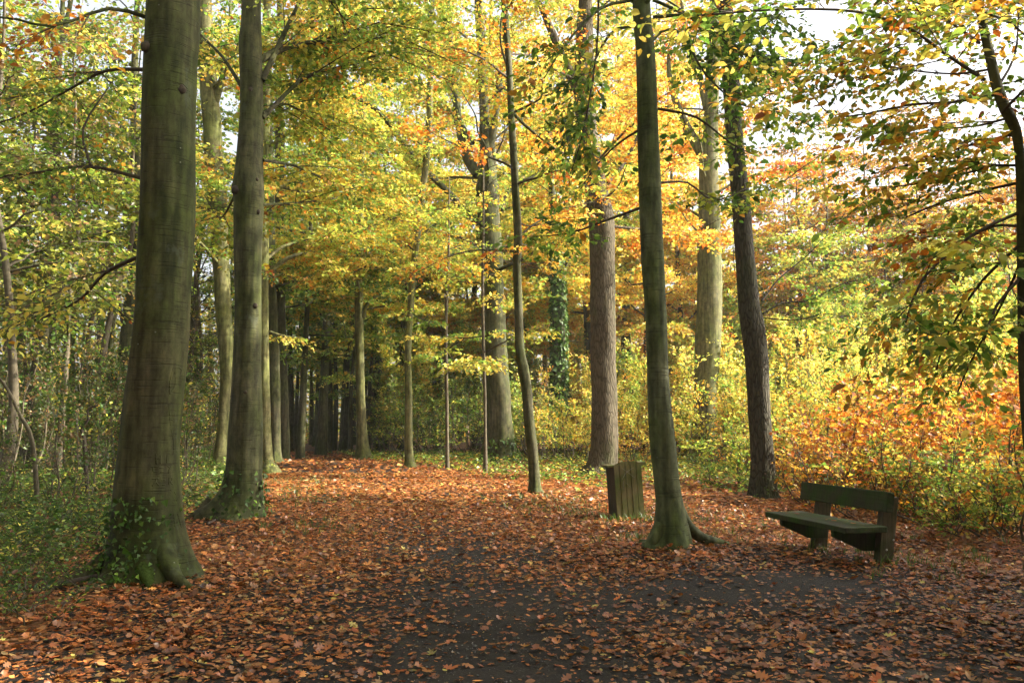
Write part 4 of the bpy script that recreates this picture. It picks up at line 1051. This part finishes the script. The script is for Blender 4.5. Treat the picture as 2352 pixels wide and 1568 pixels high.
# ================================================================== THE WOOD ROUND ABOUT
def proto_tree(name, H, r0, seed, pal, z0, L, n, size, mat, per=12, bend=.25, fork=False, el=(0, 42), spm=2.2, spray=.8):
    rng = np.random.default_rng(seed)
    zs = np.linspace(-.3, H, 9)
    P = np.stack([np.cumsum(rng.normal(0, bend * .5, 9)), np.cumsum(rng.normal(0, bend * .5, 9)), zs], 1); P[:, :2] -= P[1, :2]
    R = r0 * (1 - .93 * np.linspace(0, 1, 9) ** 1.1); R[0] *= 1.3; R[1] *= 1.12
    root = empty(name, (0, 0, 0))
    link('trunk', trunk_mesh('trunk', P, R, mat, 14, .5, seed, .15, 5, .35, .04), root)
    cr = Crown(rng, 'far', size, pal)
    for i in range(n):
        t = (i + rng.random()) / n; z = z0 + (H * .96 - z0) * t
        p0 = np.array([np.interp(z, P[:, 2], P[:, 0]), np.interp(z, P[:, 2], P[:, 1]), z]); rt = np.interp(z, P[:, 2], R)
        l = L * (1.1 - .6 * t) * rng.uniform(.7, 1.25)
        ln = limb_line(rng, p0, i * 2.4 + rng.normal(0, .6), radians(rng.uniform(*el)), l, 7, .2)
        rr = np.linspace(min(rt * .5, .008 + .009 * l), .008, len(ln))
        link('branch', branch_mesh(ln, rr, mat, 6, .6), root)
        cr.clothe(ln, rr, sec_per_m=spm, spray=spray, step=.42)
    link('crown', cr.mesh('crown', per, 1.0, False, (0, 0, 0)), root)
    return root
ZONES = [(230, 'beside the thickest beech'), (480, 'behind the thickest beech'), (620, 'behind the knotted beech'), (800, 'where the path ends'), (900, 'behind the pale beech'), (1010, 'behind the slender curving trunk'),
         (1100, 'behind the thin saplings'), (1200, 'behind the broad beech'), (1340, 'by the ivy clad trunk'), (1430, 'behind the rough oak'), (1560, 'between oak and forked beech'), (1680, 'beside the wide forked beech'),
         (1790, 'behind the leaning oak'), (1900, 'beyond the bench seat'), (2070, 'behind the bench back'), (2220, 'just past the bench end'), (2360, 'under the bending young beech')]
ORD = 'first second third fourth fifth sixth seventh eighth ninth tenth eleventh twelfth thirteenth fourteenth fifteenth sixteenth seventeenth eighteenth nineteenth twentieth twenty-first twenty-second twenty-third twenty-fourth'.split()
def say_which(spots, label):
    z = []
    for x, y in spots:
        u = CX + FPX * CP * x / max(y, .1)
        z.append(next((t for lim, t in ZONES if u < lim), None) if u > -15 and y > 2 else None)
    out = []
    for i, (x, y) in enumerate(spots):
        if z[i] is None: out.append(label); continue
        same = sorted(spots[j][1] for j in range(len(spots)) if z[j] == z[i]); k = same.index(y)
        out.append(label + ' ' + z[i] + ('' if len(same) == 1 else ', ' + ORD[min(k, 23)] + ' one back'))
    return out
def scatter(proto, spots, label, cat, group, rng, smin=.85, smax=1.2):
    said = say_which(spots, label)
    for i, (x, y) in enumerate(spots):
        label = said[i]
        s = rng.uniform(smin, smax)
        loc = (float(x), float(y), float(gz(x, y)))
        if not proto.get('placed'):
            proto['placed'] = 1
            proto.location = loc; proto.rotation_euler = (0, 0, rng.uniform(0, 6.28)); proto.scale = (s, s, s * rng.uniform(.92, 1.1))
            tag(proto, label, cat, group)
        else:
            o = dup(proto, loc, rng.uniform(0, 6.28), (s, s, s * rng.uniform(.92, 1.1)), label, group)
def uvd(u, d): return ((u - CX) / FPX * d / CP, d)
rg = np.random.default_rng(5)

# -- the dim wood beyond the thick beech
pa = proto_tree('wood_tree', 17, .17, 41, palette(olive=2, green=2.4, lgreen=2, ygreen=1.2, yellow=.5, gold=.4), 5, 3.6, 12, .14, M['beech_dark'], per=8)
pb = proto_tree('wood_tree', 19, .24, 42, palette(ygreen=2.4, lgreen=2.2, yellow=1.4, gold=1, green=1.2), 6, 4.4, 13, .15, M['beech'], per=8)
pc = proto_tree('wood_tree', 13, .10, 43, palette(olive=3, ygreen=1.5, tan=1, green=1.5, yellow=.8), 3.0, 2.6, 12, .12, M['stem'], bend=.4)
scatter(pa, [uvd(85, 24), uvd(250, 30), uvd(-60, 22), uvd(160, 36), uvd(430, 40), uvd(-120, 31), uvd(40, 42), uvd(330, 46), uvd(560, 50), uvd(215, 52)], 'dim trunk with sparse olive leaves', 'tree', 'dim trunks in the dark wood', rg)
scatter(pb, [uvd(285, 27), uvd(20, 33), uvd(120, 28), uvd(455, 46), uvd(360, 38), uvd(-200, 26), uvd(525, 56), uvd(-40, 50)], 'tall yellow green wood tree', 'tree', 'taller trees of the dark wood', rg)
scatter(pc, [uvd(40, 17), uvd(150, 20), uvd(225, 23), uvd(300, 33), uvd(110, 26.5), uvd(5, 25), uvd(440, 33), uvd(-70, 18), uvd(470, 38), uvd(190, 29), uvd(260, 42), uvd(75, 34)], 'thin bending tree with tan leaves', 'tree', 'thin trees in the dark wood', rg)
# -- the avenue beyond the bend
pd = proto_tree('avenue_tree', 22, .23, 44, palette(lgreen=3.4, ygreen=2.6, green=2.6, yellow=.9, gold=.4), 5.0, 5.2, 18, .17, M['beech'], spm=2.0, el=(-8, 35), per=9)
pe = proto_tree('avenue_tree', 18, .15, 45, palette(ygreen=2.6, yellow=1.2, lgreen=3, gold=.5, green=2.4), 4.0, 3.6, 15, .15, M['beech'])
scatter(pd, [uvd(746, 41), uvd(795, 45), uvd(870, 48), uvd(733, 56), uvd(671, 47), uvd(886, 57), uvd(640, 60), uvd(815, 60), uvd(950, 60), uvd(1010, 54)], 'stout dim avenue trunk', 'tree', 'stout avenue trees at the bend', rg, .85, 1.1)
scatter(pe, [uvd(698, 37), uvd(775, 47), uvd(762, 43), uvd(808, 42), uvd(848, 44), uvd(894, 47), uvd(684, 52), uvd(720, 62), uvd(760, 64), uvd(840, 62)], 'slim trunk among avenue trees', 'tree', 'slim avenue trees at the bend', rg, .8, 1.1)
# -- golden wood behind the broad beech and the oaks
pf = proto_tree('wood_tree', 28, .26, 46, Pgold, 6, 5.4, 24, .17, M['beech'])
pg = proto_tree('wood_tree', 25, .22, 47, palette(amber=1.4, gold=2.4, orange=.6, yellow=2.4, ygreen=1.6), 6, 5.0, 22, .17, M['beech_dark'])
scatter(pf, [uvd(930, 46), uvd(1090, 52), uvd(1210, 48), uvd(1440, 50), uvd(1350, 46), uvd(1000, 66), uvd(1310, 62), uvd(1520, 58), uvd(1140, 42), uvd(1290, 52), uvd(1430, 58)], 'golden leaved tree standing back', 'tree', 'golden trees of the sunlit wood', rg)
scatter(pg, [uvd(1480, 40), uvd(1570, 46), uvd(1180, 62), uvd(1400, 64), uvd(1640, 50), uvd(1250, 58)], 'amber leaved tree standing back', 'tree', 'amber trees behind the oaks', rg)
# -- the half bare trees beyond the thicket, against the sky
ph = proto_tree('wood_tree', 15, .16, 48, palette(tan=2, amber=1.6, gold=1, olive=1, orange=.6, ygreen=.6), 4, 4.4, 16, .14, M['stem'], per=12, el=(5, 50), spm=2.6)
pi_ = proto_tree('wood_tree', 13, .13, 49, palette(ygreen=2.4, lgreen=2, green=1, yellow=2, gold=.6), 2.5, 4.2, 17, .15, M['stem'], el=(5, 50))
scatter(ph, [uvd(1850, 46), uvd(1960, 52), uvd(2060, 48), uvd(2170, 54), uvd(2290, 50), uvd(1780, 60), uvd(2400, 46), uvd(2520, 52), uvd(1900, 42), uvd(2010, 46), uvd(2120, 44), uvd(2230, 47), uvd(2340, 43), uvd(1810, 52)], 'half bare tan tree against the sky', 'tree', 'half bare trees against the sky', rg, 1.0, 1.3)
scatter(pi_, [uvd(1720, 44), uvd(1900, 38), uvd(2010, 40), uvd(2240, 42), uvd(2360, 38), uvd(2120, 41), uvd(2460, 36), uvd(1840, 44), uvd(1960, 45), uvd(2180, 46), uvd(2300, 45)], 'light green tree above the thicket', 'tree', 'light green trees behind the thicket', rg, .75, .95)

# -- thicket: bushes of many stems
def proto_shrub(name, H, W, stems, seed, pal, size, per=10, spray=.45, shape='far', bare=.25, spm=3.4):
    rng = np.random.default_rng(seed)
    root = empty(name, (0, 0, 0))
    cr = Crown(rng, shape, size, pal)
    for i in range(stems):
        az = rng.random() * 6.28; rad = W * .35 * rng.random() ** .5
        h = H * rng.uniform(.55, 1.1); tilt = rng.uniform(.05, .5)
        p = [np.array([cos(az) * rad * .5, sin(az) * rad * .5, -.1])]
        for k in range(5):
            t = (k + 1) / 5
            p.append(p[0] + np.array([cos(az) * (rad + W * .5 * tilt * t * t), sin(az) * (rad + W * .5 * tilt * t * t), 0]) + np.array([rng.normal(0, .06), rng.normal(0, .06), h * t]))
        rr = np.linspace(.010 + .005 * h, .004, 6)
        p = np.array(p)
        V, Q, t3 = tube(*resample(p, rr, .3), 5)
        link('stem', mesh_from('stem', V, [Q, t3], None, (M['stem'],), None, True), root)
        cr.clothe(p, rr, sec_per_m=spm, sec_len=.30, step=.26, spray=spray, bare=bare)
    link('foliage', cr.mesh('foliage', per, 1.0, True), root)
    return root
PY = palette(yellow=3.4, gold=2, ygreen=2.4, amber=.8, lgreen=1.4, green=.6)
s_y1 = proto_shrub('bush', 3.2, 2.4, 8, 61, PY, .078, per=6, bare=.35)
s_y2 = proto_shrub('bush', 4.6, 2.8, 8, 62, palette(yellow=3, gold=1.4, ygreen=2.8, lgreen=2.2, green=.8), .085, per=8)
s_yg = proto_shrub('bush', 6.5, 3.6, 8, 63, palette(ygreen=3, lgreen=2.6, yellow=2, green=1.2, gold=.6), .105, per=11, spray=.6)
s_or = proto_shrub('bush', 2.3, 2.2, 7, 64, palette(orange=2, amber=2.2, rust=2.2, gold=1.2, brown=.6), .095, per=6, bare=.4)
s_gr = proto_shrub('bush', 1.3, 1.8, 9, 65, palette(green=2.4, lgreen=4, ygreen=2.4, yellow=.8), .065, spray=.35)
s_br = proto_shrub('bush', 1.7, 1.8, 9, 66, palette(amber=1.6, gold=1.6, rust=1.4, yellow=1.4, brown=1, green=.8), .068, per=5, spray=.35)
s_am = proto_shrub('bush', 5.2, 3.2, 8, 67, palette(gold=2.6, amber=2.4, orange=1.2, yellow=2), .10, per=11, spray=.55)
scatter(s_y1, [uvd(1840, 20.5), uvd(1950, 19), uvd(2010, 22), uvd(1890, 24), uvd(2110, 20), uvd(2180, 23), uvd(1690, 27), uvd(1770, 26), uvd(1290, 33), uvd(1240, 36), uvd(1340, 30), uvd(2270, 21), uvd(1460, 29)], 'chest high yellow thicket bush', 'bush', 'yellow bushes of the thicket', rg)
scatter(s_y2, [uvd(1790, 28), uvd(1950, 26), uvd(2070, 27), uvd(2180, 28), uvd(1670, 31), uvd(1540, 34), uvd(2300, 27), uvd(1430, 36), uvd(1880, 31), uvd(1330, 38), uvd(2420, 24)], 'tall yellow shrub of the thicket', 'bush', 'tall yellow shrubs of the thicket', rg)
scatter(s_yg, [uvd(1850, 35), uvd(1720, 37), uvd(2000, 33), uvd(2130, 36), uvd(2260, 33), uvd(1480, 43), uvd(1240, 45), uvd(2390, 31), uvd(1090, 44), uvd(980, 42), uvd(1600, 41), uvd(2060, 43)], 'high yellow green shrub', 'bush', 'high yellow green shrubs over the thicket', rg)
scatter(s_or, [uvd(2200, 15.5), uvd(2280, 14.5), uvd(2120, 16.5), uvd(1990, 16.5), uvd(2340, 17), uvd(2420, 14)], 'orange leaved bush at the thicket edge', 'bush', 'orange bushes behind the bench', rg)
scatter(s_gr, [uvd(2290, 12.2), uvd(2210, 13.2), uvd(2120, 13.8), uvd(2360, 13.0), uvd(2030, 15.0), uvd(2250, 10.8), uvd(1700, 20), uvd(2420, 11.5)], 'knee high green bush', 'bush', 'low green bushes behind the bench', rg, .7, 1.0)
scatter(s_br, [uvd(1850, 16.5), uvd(1930, 15.5), uvd(2060, 14.5), uvd(1800, 19.5), uvd(1690, 24), uvd(1890, 15.0), uvd(2160, 12.8), uvd(1480, 28), uvd(1990, 13.4), uvd(1820, 20), uvd(2330, 10.6)], 'thin russet and gold bush', 'bush', 'thin russet bushes on the leaf litter', rg, .7, 1.1)
scatter(s_am, [uvd(1560, 37), uvd(1650, 42), uvd(1450, 47), uvd(1390, 42), uvd(1780, 41)], 'amber shrub glowing in sun', 'bush', 'amber shrubs behind the forked beech', rg)

s_bl = proto_shrub('bramble', .62, 1.3, 9, 68, palette(green=2.4, dgreen=4, olive=2, lgreen=.8, ygreen=.6, yellow=.5, brown=.8), .044, per=9, spray=.3, shape='small', bare=.1)
sp0 = [uvd(60, 7.2), uvd(110, 8.0), uvd(20, 8.6), uvd(110, 9.6), uvd(190, 10.0), uvd(-40, 8.0), uvd(230, 10.5), uvd(60, 10.6), uvd(150, 11.6), uvd(-20, 11.2), uvd(220, 12.8), uvd(90, 13.4), uvd(430, 15.5), uvd(455, 18.5), uvd(10, 14.2), uvd(160, 15.4), uvd(240, 17), uvd(60, 17.6), uvd(440, 22), uvd(-70, 6.4), uvd(30, 6.3), uvd(-60, 15), uvd(470, 27), uvd(540, 24), uvd(120, 19)]
scatter(s_bl, sp0, 'low green bramble clump', 'bramble', 'brambles on the shaded verge', rg, .55, 1.0)
# -- undergrowth of the dim wood: brushy saplings
s_d1 = proto_shrub('sapling', 3.4, 1.8, 6, 71, palette(olive=4, green=1.6, tan=1.2, dgreen=1.5, ygreen=.5, gold=.3), .070, per=8, spray=.4, bare=.3, spm=2.6)
s_d2 = proto_shrub('sapling', 2.2, 1.6, 7, 72, palette(olive=3, green=2, tan=.8, dgreen=2, yellow=.3, ygreen=.5), .062, per=6, spray=.38, spm=2.6)
sp1 = [(float(pathx(y) - pathw(y) - 2.0 - rg.random() * (.62 * y * 1.1 - 1)), float(y)) for y in rg.uniform(15, 40, 66)]
sp2 = [(float(pathx(y) - pathw(y) - 1.6 - rg.random() * (.55 * y)), float(y)) for y in rg.uniform(12, 30, 26)]
sp1 = [p for p in sp1 if CX + FPX * p[0] / p[1] > -12]; sp2 = [p for p in sp2 if CX + FPX * p[0] / p[1] > -12]
scatter(s_d1, sp1, 'thin brushy sapling with olive leaves', 'sapling', 'brushy saplings in the dark wood', rg, .7, 1.2)
scatter(s_d2, sp2, 'low sapling with tan and green leaves', 'sapling', 'low saplings at the dark wood edge', rg, .6, 1.0)
s_d3 = proto_shrub('sapling', 4.2, 2.0, 6, 73, palette(green=2, lgreen=2, ygreen=2, olive=1.5, yellow=1), .10, per=6, spray=.5, spm=2.4)
scatter(s_d3, [uvd(900, 40), uvd(960, 37), uvd(1010, 40), uvd(1060, 36), uvd(1090, 40), uvd(920, 46), uvd(860, 48), uvd(1210, 40), uvd(1000, 48), uvd(1240, 33), uvd(660, 58), uvd(700, 68), uvd(760, 74), uvd(820, 72), uvd(730, 80)], 'thin green sapling', 'sapling', 'green saplings across the path', rg, .8, 1.2)
# -- far wood that reads as one mass
rng = np.random.default_rng(91)
def far_mass(n, size):
    th = radians(1) * rng.uniform(-44, 46, n); d = rng.uniform(66, 96, n)
    x = np.sin(th) * d; y = np.cos(th) * d
    u = np.degrees(th)
    hmax = np.where(u > 12, 18.0, np.where(u < -20, 14.0, 21.0)) + 3 * np.sin(u * 1.3) + 2 * np.sin(u * 3.1 + 1)
    z = hmax * rng.random(n) ** 1.05
    P = np.stack([x, y, z], 1)
    A = rng.normal(0, 1, (n, 3)); A[:, 2] *= .4
    Nn = rng.normal(0, .6, (n, 3)); Nn[:, 2] += 1
    V, polys, reps = leaves(P, A, Nn, size * np.exp(rng.normal(0, .3, n)), 'far')
    t = np.clip((u + 30) / 45, 0, 1)
    Cs = np.array([PAL['olive'], PAL['ygreen'], PAL['gold'], PAL['yellow'], PAL['lgreen'], PAL['tan']])
    w0 = np.array([.34, .22, .08, .08, .20, .08]); w1 = np.array([.08, .22, .22, .26, .12, .10])
    W = np.cumsum(w0[None] * (1 - t[:, None]) + w1[None] * t[:, None], 1); W /= W[:, -1:]
    c = Cs[(rng.random((n, 1)) > W).sum(1)] * np.exp(rng.normal(0, .25, (n, 1)))
    return V, polys[0], c
V, Q, c = far_mass(150000, .32)
n = 420
th = radians(1) * rng.uniform(-44, 46, n); d = rng.uniform(62, 95, n)
O = np.stack([np.sin(th) * d, np.cos(th) * d, np.full(n, -.2)], 1); E = O + np.stack([rng.normal(0, .8, n), rng.normal(0, .8, n), rng.uniform(8, 15, n)], 1)
rad = rng.uniform(.06, .22, n)
v2, q2 = thin_twigs(O, E, rad, rad * .4)
me = mesh_from('distant_wood', np.concatenate([V, v2]), [np.concatenate([Q, q2 + len(V)])], np.concatenate([c, np.full((len(q2), 3), .06)]), (M['leaf'], M['stem']), np.concatenate([np.zeros(len(Q), int), np.ones(len(q2), int)]))
tag(link('distant_wood', me), 'far wood of yellow green leaves closing the view', 'woodland', kind='stuff')

# -- unseen trees added outside the picture so their crowns shade the foreground
pS = proto_tree('beech_tree', 17, .25, 51, palette(green=2, lgreen=2, ygreen=2, yellow=1.5, gold=1), 2.6, 4.8, 24, .17, M['beech'], per=13, spm=2.6)  # added dense crowns, also hold back sky light from behind the camera
pT = proto_tree('oak_tree', 22, .3, 52, palette(green=2, lgreen=2, ygreen=2, yellow=1.5, gold=1), 10, 5.2, 24, .18, M['oak_dark'], per=13, spm=2.6)  # added tree, crown set high to block sun on the near trunks
scatter(pT, [(13.5, 10.8), (17.5, 15.0), (21, 11)], 'tall oak beyond the bench clearing with a high crown', 'tree', 'unseen oaks added for shade', rg, .95, 1.05)
pU = proto_tree('young_beech', 7.5, .10, 53, palette(green=2, lgreen=2, ygreen=2, yellow=1.5, gold=1), 1.0, 3.0, 22, .12, M['beech'], per=14, spm=3)  # added tree, kept short to shade the ground but not higher leaves
scatter(pU, [(8.2, 2.2), (9.6, 4.2), (9.2, 6.6), (10.6, 8.6), (12.2, 6.0), (13.0, 9.8), (7.6, .2)], 'unseen leafy young beech added to shade the bench clearing', 'tree', 'unseen young beeches added for shade', rg, .9, 1.1)
scatter(pS, [(9.5, -2.0), (15.5, 1.5), (7.5, -5.0), (-9.5, 1.0), (0, -6), (-6, -9), (6, -11), (13, -8), (-14, -4), (-1, -15), (-12, -14), (14, -16), (20, -3), (-19, 4), (-22, -8), (25, -10), (-15, 9), (28, 2)], 'unseen tall beech added outside the view to shade the path', 'tree', 'unseen beeches added to shade the path', rg, .9, 1.1)

# -- small single things on the ground
def stick(name, pts, r, label, forks=()):
    P = [(x, y, float(gz(x, y)) + h) for x, y, h in pts]
    o = np.array(P[0])
    root = link(name, None, None, tuple(o))
    V, Q, t = tube(*resample(P, np.linspace(r, r * .5, len(P)), .08), 7)
    tag(root, label, 'branch')
    link('bough', mesh_from('bough', V - o, [Q, t], None, (M['twig'],), None, True), root)
    for f in forks:
        P2 = [(x, y, float(gz(x, y)) + h) for x, y, h in f]
        V, Q, t = tube(*resample(P2, np.linspace(r * .6, r * .3, len(P2)), .08), 6)
        link('side_twig', mesh_from('side_twig', V - o, [Q, t], None, (M['twig'],), None, True), root)
def gp(u, v):
    r = ray(u, v); t = -CAMZ / r[2]
    return r[0] * t, r[1] * t
a = gp(90, 1378); b = gp(300, 1350); c_ = gp(420, 1330)
stick('fallen_branch', [(a[0], a[1], .04), (b[0], b[1], .07), (c_[0] - .1, c_[1] - .35, .06)], .028, 'fallen branch lying in the ivy before the thickest beech')
a = gp(475, 1215); b = gp(540, 1195)
stick('fallen_branch', [(a[0], a[1], .03), (b[0], b[1], .05)], .02, 'short dark stick lying at the foot of the knotted beech')
a = gp(490, 1555 - 15); b = gp(420, 1515)
stick('fallen_branch', [(a[0], a[1], .03), (a[0] - .12, a[1] + .05, .035), (b[0], b[1], .03)], .008, 'thin twig on the leaves near the path edge')
a = gp(2060, 1205); b = gp(2140, 1228)
stick('fallen_branch', [(a[0], a[1], .12), ((a[0] + b[0]) / 2, (a[1] + b[1]) / 2, .10), (b[0], b[1], .03)], .014, 'bent grey stick lying beside the bench post')
a = gp(1650, 1125); b = gp(1685, 1112)
stick('fallen_branch', [(a[0], a[1], .04), (b[0], b[1], .07)], .03, 'stubby dark branch among leaves near the leaning oak')
# the crooked little dead sapling in the dim wood
d = 14.5
Pz = [at(210, 1085, d), at(195, 1045, d), at(193, 1005, d), at(188, 985, d), at(203, 962, d), at(202, 940, d), at(225, 931, d)]
Pz[0][2] = float(gz(Pz[0][0], d)) - .05
root = link('dead_sapling', None, None, tuple(Pz[0])); tag(root, 'crooked bare dead sapling with a zigzag stem in the dark wood', 'sapling')
V, Q, t = tube(*resample(Pz, np.linspace(.035, .014, len(Pz)), .05), 8)
link('stem', mesh_from('stem', V - Pz[0], [Q, t], None, (M['twig'],), None, True), root)
for br in ([(190, 985), (175, 968), (143, 955)], [(218, 932), (222, 924), (228, 920)]):
    q = [at(u, v, d) for u, v in br]
    V, Q, t = tube(*resample(q, np.linspace(.014, .006, len(q)), .05), 6)
    link('branch', mesh_from('branch', V - Pz[0], [Q, t], None, (M['twig'],), None, True), root)
d = 13.0
Pz = [at(95, 1090, d), at(75, 1020, d), at(45, 950, d), at(15, 890, d), at(-15, 850, d), at(-60, 780, d)]
Pz[0][2] = float(gz(Pz[0][0], d)) - .05
root = link('dead_sapling', None, None, tuple(Pz[0])); tag(root, 'long bare leaning stem arching out of the dark wood undergrowth', 'sapling')
V, Q, t = tube(*resample(Pz, np.linspace(.040, .012, len(Pz)), .1), 8)
link('stem', mesh_from('stem', V - Pz[0], [Q, t], None, (M['stem'],), None, True), root)
# drop the helper marks
for o in bpy.data.objects:
    if 'placed' in o: del o['placed']
# ------------------------------------------------------------------ the air between the trees
def haze(density):
    m, nt, out = new_mat('haze')
    v = N_(nt, 'ShaderNodeVolumePrincipled')
    v.inputs['Color'].default_value = (.95, .96, .92, 1)
    v.inputs['Density'].default_value = density
    v.inputs['Anisotropy'].default_value = .3
    nt.links.new(v.outputs[0], out.inputs['Volume'])
    import bmesh
    bm = bmesh.new(); bmesh.ops.create_cube(bm, size=1)
    for w in bm.verts: w.co = Vector((w.co.x * 1300, -310 + (w.co.y + .5) * 1300, -1.5 + (w.co.z + .5) * 31.5))
    me = bpy.data.meshes.new('haze'); bm.to_mesh(me); bm.free(); me.materials.append(m)
    tag(link('haze', me), 'thin pale autumn haze between the trees', 'haze', kind='stuff')
haze(.0005)
